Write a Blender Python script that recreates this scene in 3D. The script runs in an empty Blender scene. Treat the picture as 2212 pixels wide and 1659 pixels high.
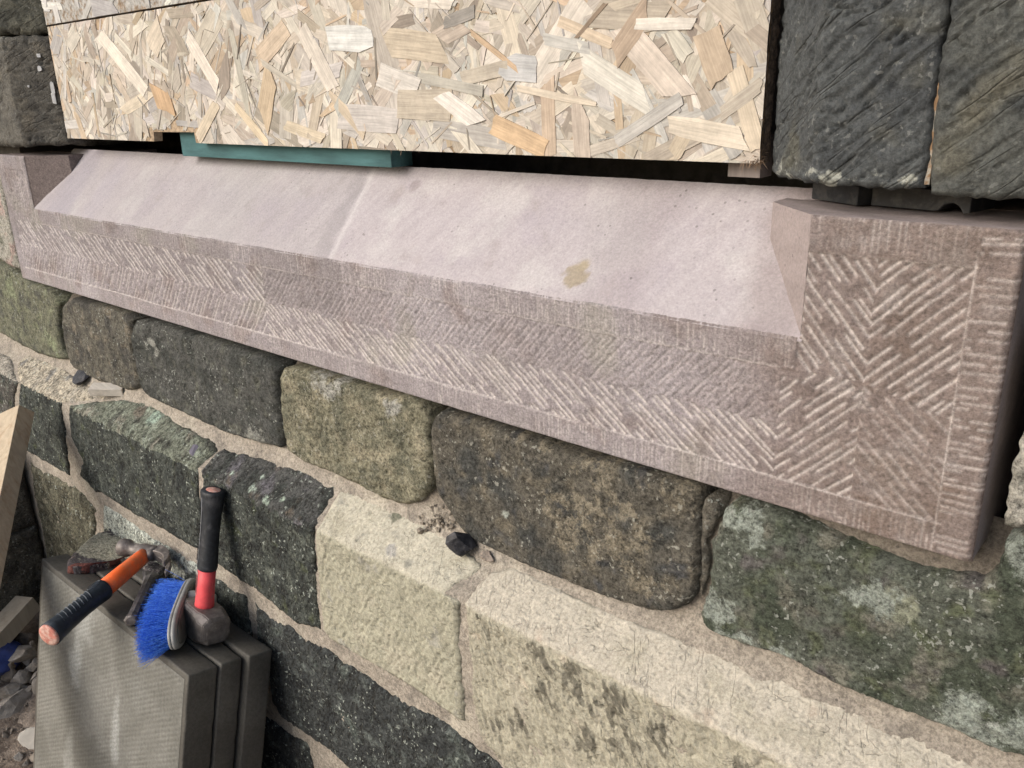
import bpy, bmesh, math, random
import numpy as np
from mathutils import Vector, Matrix
from mathutils.geometry import delaunay_2d_cdt

random.seed(7)
np.random.seed(7)
scene = bpy.context.scene
COL = scene.collection

# ------------------------------------------------------------------ camera
W, H, F = 2212.0, 1659.0, 1820.0
RM = np.array([[0.75676364, 0.65323833, -0.02425861],
               [0.19759703, -0.26397128, -0.94407339],
               [-0.6231085, 0.70964699, -0.32884182]])
CAM = np.array([0.16719526, -1.0, 0.53991375]) * 0.8
cd = bpy.data.cameras.new('camera')
cam = bpy.data.objects.new('camera', cd)
COL.objects.link(cam)
cd.sensor_width = 36.0
cd.lens = 36.0 * F / W
cd.clip_start = 0.02
cd.clip_end = 500.0
m = Matrix.Identity(4)
for i in range(3):
    m[i][0] = RM[0][i]; m[i][1] = -RM[1][i]; m[i][2] = -RM[2][i]; m[i][3] = CAM[i]
cam.matrix_world = m
scene.camera = cam

# ------------------------------------------------------------------ light
SUN_DIR = Vector((-0.42, -1.0, 0.62)).normalized()     # towards the sun
world = bpy.data.worlds.new('World')
scene.world = world
world.use_nodes = True
nt = world.node_tree
bg = nt.nodes['Background']
sky = nt.nodes.new('ShaderNodeTexSky')
sky.sky_type = 'NISHITA'
sky.sun_disc = False
sky.sun_elevation = math.asin(SUN_DIR.z)
sky.sun_rotation = math.atan2(SUN_DIR.x, SUN_DIR.y)
sky.air_density = 1.0
sky.dust_density = 4.0
sky.ozone_density = 0.6
nt.links.new(sky.outputs[0], bg.inputs[0])
bg.inputs[1].default_value = 0.10
sd = bpy.data.lights.new('sun', 'SUN')
sd.energy = 1.5
sd.angle = math.radians(40)
sd.color = (1.0, 0.985, 0.96)
sun = bpy.data.objects.new('sun', sd)
COL.objects.link(sun)
sun.rotation_euler = SUN_DIR.to_track_quat('Z', 'Y').to_euler()
sun.location = (-2, -5, 6)
scene.view_settings.view_transform = 'Standard'
scene.view_settings.look = 'None'
scene.view_settings.exposure = 0.66
scene.view_settings.gamma = 1.0
scene.view_settings.use_curve_mapping = False

# ------------------------------------------------------------------ pixel -> place
def ray(x, y):
    return RM.T @ np.array([(x - W / 2) / F, (y - H / 2) / F, 1.0])

def PY(x, y, Y):
    r = ray(x, y); return CAM + r * (Y - CAM[1]) / r[1]

def PZ(x, y, Z):
    r = ray(x, y); return CAM + r * (Z - CAM[2]) / r[2]

def PX(x, y, X):
    r = ray(x, y); return CAM + r * (X - CAM[0]) / r[0]

def PN(x, y, p0, n):
    r = ray(x, y); n = np.array(n, float); return CAM + r * ((np.array(p0) - CAM) @ n) / (r @ n)

def depth(p):
    return float(RM[2] @ (np.array(p) - CAM))

# ------------------------------------------------------------------ noise
def _h(ix, iy, seed):
    n = (ix.astype(np.int64) * 374761393 + iy.astype(np.int64) * 668265263 + seed * 1442695041) & 0xFFFFFFFF
    n = ((n ^ (n >> 13)) * 1274126177) & 0xFFFFFFFF
    n = n ^ (n >> 16)
    return (n & 0xFFFFFF) / float(0x1000000)

def noise(x, y, seed=0):
    """gradient noise, about -1..1"""
    x = np.asarray(x, float); y = np.asarray(y, float)
    ix = np.floor(x); iy = np.floor(y)
    fx = x - ix; fy = y - iy
    u = fx * fx * fx * (fx * (fx * 6 - 15) + 10); v = fy * fy * fy * (fy * (fy * 6 - 15) + 10)
    def g(dx, dy):
        a = _h(ix + dx, iy + dy, seed) * 2 * math.pi
        return np.cos(a) * (fx - dx) + np.sin(a) * (fy - dy)
    a = g(0, 0); b = g(1, 0); c = g(0, 1); d = g(1, 1)
    return 1.5 * ((a * (1 - u) + b * u) * (1 - v) + (c * (1 - u) + d * u) * v)

def fbm(x, y, scale, oct=4, seed=0, gain=0.5):
    r = 0; a = 1.0; s = 1.0 / scale; t = 0
    for i in range(oct):
        r = r + a * noise(np.asarray(x) * s + 13.7 * i, np.asarray(y) * s - 7.1 * i, seed + i * 17)
        t += a; a *= gain; s *= 2.03
    return r / t * 1.4

def sstep(a, b, x):
    t = np.clip((x - a) / (b - a), 0, 1); return t * t * (3 - 2 * t)

def lin(c):
    c = np.asarray(c, float) / 255.0
    return np.where(c <= 0.04045, c / 12.92, ((c + 0.055) / 1.055) ** 2.4)

ALB = 0.72
SAT = 0.72
def A(*c):
    """photo colour -> base colour"""
    c = lin(c); g = c @ np.array([.2126, .7152, .0722])
    return (g + (c - g) * SAT) * ALB + .010

def marks(u, w, ang, spacing, length, amp, seed=0, lo=0.05, hi=0.55):
    """broken chisel strokes along the direction ang"""
    ca, sa = math.cos(math.radians(ang)), math.sin(math.radians(ang))
    a = u * ca + w * sa; b = -u * sa + w * ca
    b = b + 0.25 * spacing * noise(a / 0.03, b / 0.03, seed + 5)
    n = noise(a / length, b / spacing, seed)
    return -amp * sstep(lo, hi, n)

def lines(u, w, ang, spacing, length, amp, seed=0, width=0.16, gate=-0.1):
    """thin crisp cuts"""
    ca, sa = math.cos(math.radians(ang)), math.sin(math.radians(ang))
    a = u * ca + w * sa; b = -u * sa + w * ca
    n = noise(a / length, b / spacing, seed)
    g = sstep(gate, gate + .3, noise(a / (length * 1.3) + 9, b / (spacing * 2.5), seed + 2))
    return -amp * (1 - sstep(0, width, np.abs(n))) * g

def grooves(u, w, ang, p, width, seed=0, seg=0.045, fill=0.75, wob=0.25):
    """regular furrows cut with a chisel: returns 0..1 strength"""
    ca, sa = math.cos(math.radians(ang)), math.sin(math.radians(ang))
    a = u * ca + w * sa; b = -u * sa + w * ca
    b = b + wob * p * noise(a / 0.05, b / 0.03, seed + 3)
    best = np.zeros_like(u)
    n0 = np.floor(b / p)
    for k in (0, 1):
        n = n0 + k
        jit = (_h(n, n * 0 + 7, seed) - 0.5) * 0.55 * p
        off = _h(n, n * 0 + 11, seed) * seg
        sN = np.floor((a + off) / seg); sf = (a + off) / seg - sN
        on = _h(n, sN, seed + 21)
        amp = np.where(on < fill, 0.6 + 0.4 * _h(n, sN, seed + 31), 0.10)
        slen = 0.74 + 0.25 * _h(n, sN, seed + 41)
        env = sstep(0, 0.05, sf) * (1 - sstep(slen - 0.06, slen, sf))
        d = np.abs(b - n * p - jit)
        best = np.maximum(best, amp * env * np.exp(-(d / width) ** 2))
    return best

# ------------------------------------------------------------------ object helpers
def empty(name, loc, label=None, cat=None, group=None):
    o = bpy.data.objects.new(name, None)
    COL.objects.link(o)
    o.location = loc
    o.empty_display_size = 0.05
    tag(o, label, cat, group)
    return o

def tag(o, label=None, cat=None, group=None, kind=None):
    if label: o['label'] = label
    if cat: o['category'] = cat
    if group: o['group'] = group
    if kind: o['kind'] = kind
    return o

def setparent(o, parent):
    if parent is not None:
        o.parent = parent
        pm = Matrix.Translation(parent.location) @ parent.rotation_euler.to_matrix().to_4x4() if parent.type == 'EMPTY' else None
        if pm is None:
            pm = Matrix.Identity(4) if parent.parent is None else Matrix.Identity(4)
        o.matrix_parent_inverse = pm.inverted()
    return o

def mesh_obj(name, verts, faces, mat, parent=None, smooth=True, attrs=None, matrix=None):
    me = bpy.data.meshes.new(name)
    V = np.asarray(verts, np.float32)
    if matrix is not None:
        M = np.array(matrix)
        V = (V @ M[:3, :3].T + M[:3, 3]).astype(np.float32)
    if isinstance(faces, np.ndarray):
        n, k = faces.shape
        me.vertices.add(len(V)); me.vertices.foreach_set('co', V.ravel())
        me.loops.add(n * k); me.loops.foreach_set('vertex_index', faces.astype(np.int32).ravel())
        me.polygons.add(n)
        me.polygons.foreach_set('loop_start', np.arange(0, n * k, k, dtype=np.int32))
        me.update(calc_edges=True)
    else:
        me.from_pydata([tuple(map(float, v)) for v in V], [], faces)
    me.validate()
    if smooth:
        me.polygons.foreach_set('use_smooth', [True] * len(me.polygons))
    if attrs:
        for k, v in attrs.items():
            v = np.asarray(v, np.float32)
            if v.ndim == 1:
                a = me.attributes.new(k, 'FLOAT', 'POINT'); a.data.foreach_set('value', v)
            else:
                if v.shape[1] == 3: v = np.hstack([v, np.ones((len(v), 1), np.float32)])
                a = me.color_attributes.new(k, 'FLOAT_COLOR', 'POINT'); a.data.foreach_set('color', v.ravel())
    if mat: me.materials.append(mat)
    o = bpy.data.objects.new(name, me)
    COL.objects.link(o)
    setparent(o, parent)
    return o

def bm_obj(name, bm, mat, parent=None, smooth=False, matrix=None):
    me = bpy.data.meshes.new(name)
    if matrix is not None: bm.transform(matrix)
    bmesh.ops.recalc_face_normals(bm, faces=bm.faces[:])
    bm.to_mesh(me); bm.free()
    if smooth: me.polygons.foreach_set('use_smooth', [True] * len(me.polygons))
    if mat: me.materials.append(mat)
    o = bpy.data.objects.new(name, me)
    COL.objects.link(o)
    setparent(o, parent)
    return o

def grid_faces(nu, nv, keep=None, flip=False):
    i, j = np.meshgrid(np.arange(nu - 1), np.arange(nv - 1), indexing='ij')
    a = (i * nv + j).ravel(); b = ((i + 1) * nv + j).ravel(); c = ((i + 1) * nv + j + 1).ravel(); d = (i * nv + j + 1).ravel()
    f = np.stack([a, b, c, d], 1) if not flip else np.stack([a, d, c, b], 1)
    if keep is not None: f = f[keep.ravel()]
    return f

# ------------------------------------------------------------------ materials
def newmat(name):
    mt = bpy.data.materials.new(name); mt.use_nodes = True
    t = mt.node_tree
    b = t.nodes['Principled BSDF']
    b.inputs['Specular IOR Level'].default_value = 0.3
    return mt, t, b

def N(t, typ, **kw):
    n = t.nodes.new(typ)
    for k, v in kw.items():
        if k in ('operation', 'blend_type', 'data_type', 'noise_dimensions', 'attribute_name', 'attribute_type', 'feature', 'distance', 'wave_type', 'bands_direction', 'clamp_factor', 'clamp'):
            setattr(n, k, v)
        else:
            n.inputs[k].default_value = v
    return n

def L(t, a, b): t.links.new(a, b)

def mathn(t, op, a, b=None, clamp=False):
    n = t.nodes.new('ShaderNodeMath'); n.operation = op; n.use_clamp = clamp
    for i, v in enumerate((a, b)):
        if v is None: continue
        if isinstance(v, (int, float)): n.inputs[i].default_value = v
        else: L(t, v, n.inputs[i])
    return n.outputs[0]

def mixc(t, fac, a, b, blend='MIX'):
    n = t.nodes.new('ShaderNodeMix'); n.data_type = 'RGBA'; n.blend_type = blend
    for idx, v in ((0, fac), (6, a), (7, b)):
        if isinstance(v, (int, float)): n.inputs[idx].default_value = v
        elif isinstance(v, (tuple, list, np.ndarray)): n.inputs[idx].default_value = (*[float(q) for q in v[:3]], 1)
        else: L(t, v, n.inputs[idx])
    return n.outputs[2]

def ramp(t, v, lo, hi, a=0.0, b=1.0):
    n = t.nodes.new('ShaderNodeMapRange'); n.interpolation_type = 'SMOOTHSTEP'
    L(t, v, n.inputs[0]); n.inputs[1].default_value = lo; n.inputs[2].default_value = hi
    n.inputs[3].default_value = a; n.inputs[4].default_value = b
    return n.outputs[0]

def noisen(t, vec, scale, detail=4, rough=0.6, dist=0.0):
    n = t.nodes.new('ShaderNodeTexNoise')
    n.inputs['Scale'].default_value = scale; n.inputs['Detail'].default_value = detail
    n.inputs['Roughness'].default_value = rough; n.inputs['Distortion'].default_value = dist
    if vec is not None: L(t, vec, n.inputs['Vector'])
    return n.outputs[0]

def stone_mat(name, speck=0.35, fine=420, mid=110, bump=0.5, bumpd=0.0012, light=0.0, lightc=(0.7, 0.7, 0.66), dark=0.0, rough=0.92, mfreq=160, mamt=0.7, hard=0.12, strokes=(), sdark=0.0, grit=170):
    """stone whose large colouring sits in the mesh (Col, Col2, msk); the nodes add grain, grit and fine relief"""
    mt, t, b = newmat(name)
    tc = t.nodes.new('ShaderNodeTexCoord').outputs['Object']
    c1 = N(t, 'ShaderNodeAttribute', attribute_name='Col').outputs['Color']
    c2 = N(t, 'ShaderNodeAttribute', attribute_name='Col2').outputs['Color']
    mk = N(t, 'ShaderNodeAttribute', attribute_name='msk').outputs['Fac']
    nm = noisen(t, tc, mfreq, 8, 0.8)
    mm = mathn(t, 'ADD', mk, mathn(t, 'MULTIPLY', mathn(t, 'SUBTRACT', nm, 0.5), mamt))
    fac = ramp(t, mm, 0.5 - hard, 0.5 + hard)
    col = mixc(t, fac, c1, c2)
    nf = noisen(t, tc, fine, 6, 0.8)
    nd = noisen(t, tc, mid, 8, 0.72)
    nc = noisen(t, tc, 30, 6, 0.7)
    k = mathn(t, 'ADD', ramp(t, nf, 0.34, 0.66, 1 - speck, 1 + speck), ramp(t, nd, 0.32, 0.68, -speck * 0.7, speck * 0.7))
    ng = noisen(t, tc, grit, 4, 0.85)
    k = mathn(t, 'ADD', k, ramp(t, ng, 0.40, 0.60, -speck * 0.75, speck * 0.75))
    k = mathn(t, 'MAXIMUM', mathn(t, 'ADD', k, ramp(t, nc, 0.32, 0.68, -speck * 0.3, speck * 0.3)), 0.15)
    kc = t.nodes.new('ShaderNodeCombineColor')
    for i in range(3): L(t, k, kc.inputs[i])
    col = mixc(t, 1.0, col, kc.outputs[0], 'MULTIPLY')
    if light > 0:
        nl = noisen(t, tc, fine * 0.55, 2, 0.5)
        nl2 = noisen(t, tc, 22, 3, 0.6)
        lf = mathn(t, 'MULTIPLY', ramp(t, nl, 0.61, 0.67), ramp(t, nl2, 0.42, 0.62), True)
        col = mixc(t, mathn(t, 'MULTIPLY', lf, light), col, lightc)
    if dark > 0:
        v = t.nodes.new('ShaderNodeTexVoronoi'); v.inputs['Scale'].default_value = 75
        L(t, tc, v.inputs['Vector'])
        nv = noisen(t, tc, 14, 3, 0.6)
        df = mathn(t, 'MULTIPLY', ramp(t, v.outputs['Distance'], 0.10, 0.16, 1, 0), ramp(t, nv, 0.5, 0.64))
        col = mixc(t, mathn(t, 'MULTIPLY', df, dark), col, (0.05, 0.045, 0.045))
    hh = mathn(t, 'ADD', mathn(t, 'MULTIPLY', nf, 0.45), nd)
    for (ang, al, ac, dp, wd, gl) in strokes:                    # crisp cuts and flake edges
        m1 = t.nodes.new('ShaderNodeMapping'); m1.inputs['Rotation'].default_value = (0, math.radians(ang), 0); L(t, tc, m1.inputs[0])
        m2 = t.nodes.new('ShaderNodeMapping'); m2.inputs['Scale'].default_value = (1 / al, 1 / al, 1 / ac); L(t, m1.outputs[0], m2.inputs[0])
        ns = noisen(t, m2.outputs[0], 1.0, 1.5, .45)
        e = ramp(t, mathn(t, 'ABSOLUTE', mathn(t, 'SUBTRACT', ns, .5)), 0, wd, 1, 0)
        gate = ramp(t, noisen(t, m2.outputs[0], .45, 2, .5), gl, gl + .10)
        e = mathn(t, 'MULTIPLY', e, gate)
        hh = mathn(t, 'SUBTRACT', hh, mathn(t, 'MULTIPLY', e, dp))
        if sdark: col = mixc(t, mathn(t, 'MULTIPLY', e, sdark), col, (.05, .046, .036))
    L(t, col, b.inputs['Base Color'])
    b.inputs['Roughness'].default_value = rough
    bp = t.nodes.new('ShaderNodeBump'); bp.inputs['Strength'].default_value = bump; bp.inputs['Distance'].default_value = bumpd * 4
    L(t, hh, bp.inputs['Height']); L(t, bp.outputs[0], b.inputs['Normal'])
    return mt

def plain_mat(name, c, rough=0.6, metal=0.0, var=0.2, scale=60, bump=0.1, bumpd=0.0006, c2=None, cs=30, lo=0.45, hi=0.62, spec=0.3, stretch=None):
    mt, t, b = newmat(name)
    tc = t.nodes.new('ShaderNodeTexCoord').outputs['Object']
    if stretch:
        mp = t.nodes.new('ShaderNodeMapping'); mp.inputs['Scale'].default_value = stretch; L(t, tc, mp.inputs[0]); tc = mp.outputs[0]
    n1 = noisen(t, tc, scale, 5, 0.65)
    col = tuple(c)
    if c2 is not None:
        col = mixc(t, ramp(t, noisen(t, tc, cs, 5, 0.7, 0.3), lo, hi), c, c2)
    k = ramp(t, n1, 0.25, 0.75, 1 - var, 1 + var)
    kc = t.nodes.new('ShaderNodeCombineColor')
    for i in range(3): L(t, k, kc.inputs[i])
    L(t, mixc(t, 1.0, col, kc.outputs[0], 'MULTIPLY'), b.inputs['Base Color'])
    b.inputs['Roughness'].default_value = rough; b.inputs['Metallic'].default_value = metal
    b.inputs['Specular IOR Level'].default_value = spec
    bp = t.nodes.new('ShaderNodeBump'); bp.inputs['Strength'].default_value = bump; bp.inputs['Distance'].default_value = bumpd * 4
    L(t, n1, bp.inputs['Height']); L(t, bp.outputs[0], b.inputs['Normal'])
    return mt

M_ROCK = stone_mat('weathered_sandstone', speck=0.40, fine=300, grit=130, bump=1.0, bumpd=.0013, light=0.8, lightc=(0.34, 0.36, 0.33), hard=.16, mamt=2.2, mfreq=70)
M_GRIT = stone_mat('gritty_sandstone', speck=0.42, fine=280, grit=150, bump=1.0, bumpd=.0014, light=0.7, lightc=(0.40, 0.40, 0.35), hard=.16, mamt=2.4, mfreq=60)
M_CLEAN = stone_mat('freshly_dressed_sandstone', speck=0.16, bump=0.7, bumpd=0.0009, fine=280, mid=130, hard=0.12, mamt=1.1, mfreq=90, dark=0.4, strokes=((-62, .05, .009, .5, .035, .50), (10, .020, .008, .8, .03, .54)), sdark=.14)
M_SILL = stone_mat('pink_sandstone', speck=0.175, bump=0.75, bumpd=0.0009, fine=300, mid=150, grit=210, mfreq=60, mamt=0.5, hard=0.25)
M_SLOPE = stone_mat('rubbed_pink_sandstone', speck=0.085, bump=0.35, bumpd=0.0006, fine=330, mid=220, grit=290, mfreq=50, mamt=0.5, hard=0.3, dark=0.5)
M_SLATE = stone_mat('dark_tooled_stone', speck=0.24, bump=0.8, fine=300, mid=110, strokes=((38, .07, .010, .45, .06, .47),), sdark=.16, light=0.3, lightc=(0.35, 0.36, 0.34), hard=0.1, mamt=1.2, mfreq=90)
M_MORTAR = stone_mat('lime_mortar', speck=0.20, bump=1.0, bumpd=.0014, fine=260, mid=90, grit=130, dark=0.7)

# ------------------------------------------------------------------ stones with a traced outline
def resample(poly, g):
    out = []
    n = len(poly)
    for i in range(n):
        a = poly[i]; b = poly[(i + 1) % n]
        k = max(1, int(round(np.hypot(*(b - a)) / g)))
        for j in range(k): out.append(a + (b - a) * j / k)
    return np.array(out)

def smooth_poly(p, it=1):
    for _ in range(it):
        q = np.roll(p, -1, 0)
        p = np.stack([0.75 * p + 0.25 * q, 0.25 * p + 0.75 * q], 1).reshape(-1, 2)
    return p

def edge_dist(pts, poly):
    a = poly; b = np.roll(poly, -1, 0); ab = b - a
    L2 = (ab ** 2).sum(1) + 1e-12
    out = np.empty(len(pts))
    for s in range(0, len(pts), 4000):
        p = pts[s:s + 4000]
        t = np.clip(((p[:, None] - a) * ab).sum(2) / L2, 0, 1)
        d = p[:, None] - a - t[..., None] * ab
        out[s:s + 4000] = np.sqrt((d ** 2).sum(2).min(1))
    return out

def inside(pts, poly):
    x, y = pts[:, 0], pts[:, 1]; r = np.zeros(len(pts), bool)
    j = len(poly) - 1
    for i in range(len(poly)):
        xi, yi = poly[i]; xj, yj = poly[j]
        c = ((yi > y) != (yj > y)) & (x < (xj - xi) * (y - yi) / (yj - yi + 1e-15) + xi)
        r ^= c; j = i
    return r

def traced_stone(name, poly, mapf, mat, hfun, cfun, g, parent, rnd=0.012, jag=0.0015, skirt=0.05, smooth_it=1, seed=0, label=None):
    poly = np.asarray(poly, float)
    area = 0.5 * np.sum(poly[:, 0] * np.roll(poly[:, 1], -1) - np.roll(poly[:, 0], -1) * poly[:, 1])
    if area < 0: poly = poly[::-1]
    if smooth_it: poly = smooth_poly(poly, smooth_it)
    B = resample(poly, g)
    if jag:
        B = B + np.stack([noise(B[:, 0] / 0.011, B[:, 1] / 0.011, seed + 71), noise(B[:, 0] / 0.011, B[:, 1] / 0.011, seed + 72)], 1) * jag
        B = B + np.stack([noise(B[:, 0] / 0.05, B[:, 1] / 0.05, seed + 73), noise(B[:, 0] / 0.05, B[:, 1] / 0.05, seed + 74)], 1) * jag * 1.2
    mn, mx = B.min(0), B.max(0)
    gx, gy = np.meshgrid(np.arange(mn[0], mx[0], g), np.arange(mn[1], mx[1], g * 0.9), indexing='ij')
    gx = gx + (np.arange(gx.shape[1]) % 2)[None] * g * 0.5
    I = np.stack([gx.ravel(), gy.ravel()], 1) + (np.random.rand(gx.size, 2) - 0.5) * g * 0.35
    I = I[inside(I, poly)]
    I = I[edge_dist(I, poly) > 0.5 * g + 1.3 * jag]
    P = np.vstack([B, I]); nb = len(B)
    res = delaunay_2d_cdt([Vector(p) for p in P.tolist()], [], [list(range(nb))], 1, 1e-7)
    V2 = np.array([(v.x, v.y) for v in res[0]]); T = np.array([f for f in res[2] if len(f) == 3], int)
    orig = res[3]; loop = {}
    for i, o in enumerate(orig):
        for q in o:
            if q < nb and q not in loop: loop[q] = i
    bl = [loop[i] for i in range(nb) if i in loop]
    d = edge_dist(V2, poly); d[bl] = 0
    t = np.clip(1 - d / rnd, 0, 1)
    h = -rnd * 0.85 * (1 - np.sqrt(np.clip(1 - t * t, 0, 1))) if rnd > 0 else 0 * d
    u, w = V2[:, 0], V2[:, 1]
    h = h + hfun(u, w, d) * (0.35 + 0.65 * sstep(0, 0.012, d))
    pos, nrm = mapf(u, w)
    V = pos + nrm * h[:, None]
    c1, c2, mk = cfun(u, w, d)
    e1 = V2[T[:, 1]] - V2[T[:, 0]]; e2 = V2[T[:, 2]] - V2[T[:, 0]]
    bad = e1[:, 0] * e2[:, 1] - e1[:, 1] * e2[:, 0] < 0
    T[bad] = T[bad][:, ::-1]
    nv = len(V); bl = np.array(bl)
    S = V[bl] - nrm[bl] * skirt
    V = np.vstack([V, S]); k = len(bl); ar = np.arange(k); nx = (ar + 1) % k
    f1 = np.stack([bl[ar], nv + ar, bl[nx]], 1); f2 = np.stack([bl[nx], nv + ar, nv + nx], 1)
    T = np.vstack([T, f1, f2])
    ext = lambda q: np.concatenate([q, q[bl]])
    o = mesh_obj(name, V, T, mat, parent, attrs={'Col': ext(c1), 'Col2': ext(c2), 'msk': ext(mk)})
    if label: o['label'] = label
    return o

def layered(base, layers=(), c2=None, m2=None, spots=(), seed=0, vary=0.10):
    """colour function: base colour, noise layers (colour, scale, lo, hi, seed), traced blotches (u, w, radius, colour)"""
    def f(u, w, d):
        n = len(u)
        c = np.tile(np.asarray(base, float), (n, 1))
        for (lc, sc, lo, hi, sd) in layers:
            k = sstep(lo, hi, fbm(u, w, sc, 4, sd + seed))[:, None]
            c = c * (1 - k) + np.asarray(lc) * k
        for s in spots:
            su, sw, r, sc = s[:4]
            ax = s[4] if len(s) > 4 else 1.0
            q = np.hypot((u - su), (w - sw) * ax) / r + 0.55 * fbm(u, w, r * 0.6 + 0.006, 4, seed + int(abs(su) * 1000))
            k = (1 - sstep(0.75, 1.05, q))[:, None]
            c = c * (1 - k) + np.asarray(sc) * k
        c = c * (1 + vary * fbm(u, w, 0.02, 3, seed + 99))[:, None]
        cc2 = np.tile(np.asarray(c2 if c2 is not None else base, float), (n, 1))
        mk = m2(u, w, d) if m2 is not None else np.zeros(n)
        return c, cc2, mk
    return f

def fl(Y):
    def f(u, w):
        z = np.zeros_like(u)
        return np.stack([u, z + Y, w], 1), np.stack([z, z - 1, z], 1)
    return f

# plinth: a face at YP that turns back into a weathered chamfer above ZA
YP, ZA = -0.05, -0.283
CT = np.array([0.07, 0.05]) / math.hypot(0.07, 0.05)
def plinth_map(u, w):
    z = np.zeros_like(u)
    s = np.maximum(w - ZA, 0)
    Y = YP + s * CT[0]; Z = np.where(w < ZA, w, ZA + s * CT[1])
    k = sstep(-0.008, 0.008, w - ZA)
    ny = -(1 - k) - k * CT[1]; nz = k * CT[0]
    ln = np.hypot(ny, nz)
    nr = np.stack([z, ny / ln, nz / ln], 1)
    rr = 0.009
    a = np.clip(1 - np.abs(w - ZA) / rr, 0, 1) ** 2 * 0.0030
    return np.stack([u, Y, Z], 1) - nr * a[:, None], nr

def PF(x, y, Y=YP):           # on a vertical face
    p = PY(x, y, Y); return (p[0], p[2])

def PC(x, y):                 # on the chamfer
    p = PN(x, y, (0, YP, ZA), (0, -CT[1], CT[0]))
    return (p[0], ZA + (p[1] - YP) / CT[0])

def gsz(poly, Y):
    c = np.mean(np.asarray(poly), 0)
    return float(np.clip(depth((c[0], Y, c[1])) * 0.0025, 0.0021, 0.007))

# ================================================================== ground and interior
GZ = -1.18
def make_ground():
    n = 90
    r = np.concatenate([np.linspace(0, 1.6, 60), np.geomspace(1.75, 60, n - 60)])
    xs = np.concatenate([-r[::-1], r[1:]]) - 1.9
    ys = np.concatenate([-r[::-1], r[1:]]) - 0.35
    X, Y = np.meshgrid(xs, ys, indexing='ij')
    near = np.exp(-((X + 1.9) ** 2 + (Y + .35) ** 2) / 1.5)
    Z = GZ + near * (0.02 * fbm(X, Y, 0.25, 4, 3) + 0.008 * fbm(X, Y, 0.05, 3, 4))
    Z = Z + 0.05 * np.exp(-((X + 2.45) / 0.3) ** 2) * near
    V = np.stack([X.ravel(), Y.ravel(), Z.ravel()], 1)
    mt = plain_mat('sandy_soil', A(176, 158, 140), 0.95, 0, 0.25, 45, 0.8, 0.003, A(140, 120, 102), 9)
    o = mesh_obj('ground', V, grid_faces(len(xs), len(ys)), mt)
    tag(o, 'trodden sandy building ground', None, None, 'structure')
make_ground()

wall = empty('stone_wall', (-1.0, 0.1, GZ), 'old weathered sandstone wall with chamfered plinth around the boarded window', 'wall')
M_DARK = plain_mat('dusty_interior', (0.03, 0.028, 0.026), 0.95)

def box(bm, x0, x1, y0, y1, z0, z1):
    v = [bm.verts.new(p) for p in ((x0, y0, z0), (x1, y0, z0), (x1, y1, z0), (x0, y1, z0), (x0, y0, z1), (x1, y0, z1), (x1, y1, z1), (x0, y1, z1))]
    for f in ((0, 3, 2, 1), (4, 5, 6, 7), (0, 1, 5, 4), (1, 2, 6, 5), (2, 3, 7, 6), (3, 0, 4, 7)):
        bm.faces.new([v[i] for i in f])

bm = bmesh.new()
box(bm, -6.0, 4.0, 0.42, 0.5, GZ, 2.4)          # inner leaf behind the opening
box(bm, -6.0, -2.31, 0.075, 0.419, GZ, 2.4)     # masonry left of the opening
box(bm, 0.05, 4.0, 0.075, 0.419, GZ, 2.4)
box(bm, -2.309, 0.049, 0.075, 0.419, GZ, -0.03)
box(bm, -2.309, 0.049, 0.075, 0.419, 1.3, 2.4)
box(bm, -2.309, -2.03, 0.12, 0.419, 0.36, 1.299)
box(bm, -0.24, 0.049, 0.12, 0.419, 0.36, 1.299)
bm_obj('wall_core', bm, plain_mat('wall_core_mortar', A(84, 78, 70), .95, 0, .3, 40, .6, .002), wall)

# mortar sheet that the stones stand in
def make_mortar():
    prof = [(0.075, 0.02), (0.045, -0.012), (0.036, -0.025), (0.034, -0.19), (0.024, -0.224), (0.012, -0.2446), (-0.042, -0.2828), (-0.044, -0.30), (-0.0435, -1.3)]
    pts = []
    for (a, b) in zip(prof[:-1], prof[1:]):
        a = np.array(a); b = np.array(b); k = max(1, int(np.hypot(*(b - a)) / 0.0065))
        for i in range(k): pts.append(a + (b - a) * i / k)
    pts.append(np.array(prof[-1])); pts = np.array(pts)
    xs = [-4.6]
    while xs[-1] < 1.9: xs.append(xs[-1] + np.clip((.012 if xs[-1] < -2.7 or xs[-1] > .5 else 0) + depth((xs[-1], 0, -.3)) * 0.0035, 0.0035, 0.02))
    xs = np.array(xs)
    U, I = np.meshgrid(xs, np.arange(len(pts)), indexing='ij')
    Yb = pts[I, 0]; Zb = pts[I, 1]
    Yb = Yb + .045 * sstep(-.055, -.02, Zb) * sstep(-.20, -.26, U)          # dry open joint under the sill
    S = np.cumsum(np.r_[0, np.hypot(*np.diff(pts, axis=0).T)])[I]
    n = 0.0035 * fbm(U, S, 0.05, 4, 12) + 0.0012 * fbm(U, S, 0.009, 3, 13)
    low = sstep(-0.20, -0.24, -np.abs(Zb)) * 0
    V = np.stack([U, Yb - n, Zb + 0.4 * n * (Zb > -0.3)], -1).reshape(-1, 3)
    u = U.ravel(); s = S.ravel()
    cf = layered(A(184, 172, 154), [(A(156, 146, 132), 0.05, 0.1, 0.7, 5), (A(204, 194, 172), 0.12, 0.1, 0.8, 6)], seed=40)
    c1, c2, mk = cf(u, s, s)
    # the dry open joints high up between the loose course are earthy
    k = (sstep(-0.21, -0.17, V[:, 2]) * sstep(0.02, 0.033, V[:, 1]))[:, None]
    c1 = c1 * (1 - k) + A(148, 136, 120) * k
    mesh_obj('mortar', V, grid_faces(len(xs), len(pts), flip=True), M_MORTAR, wall, attrs={'Col': c1, 'Col2': c2, 'msk': mk})
make_mortar()

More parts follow.
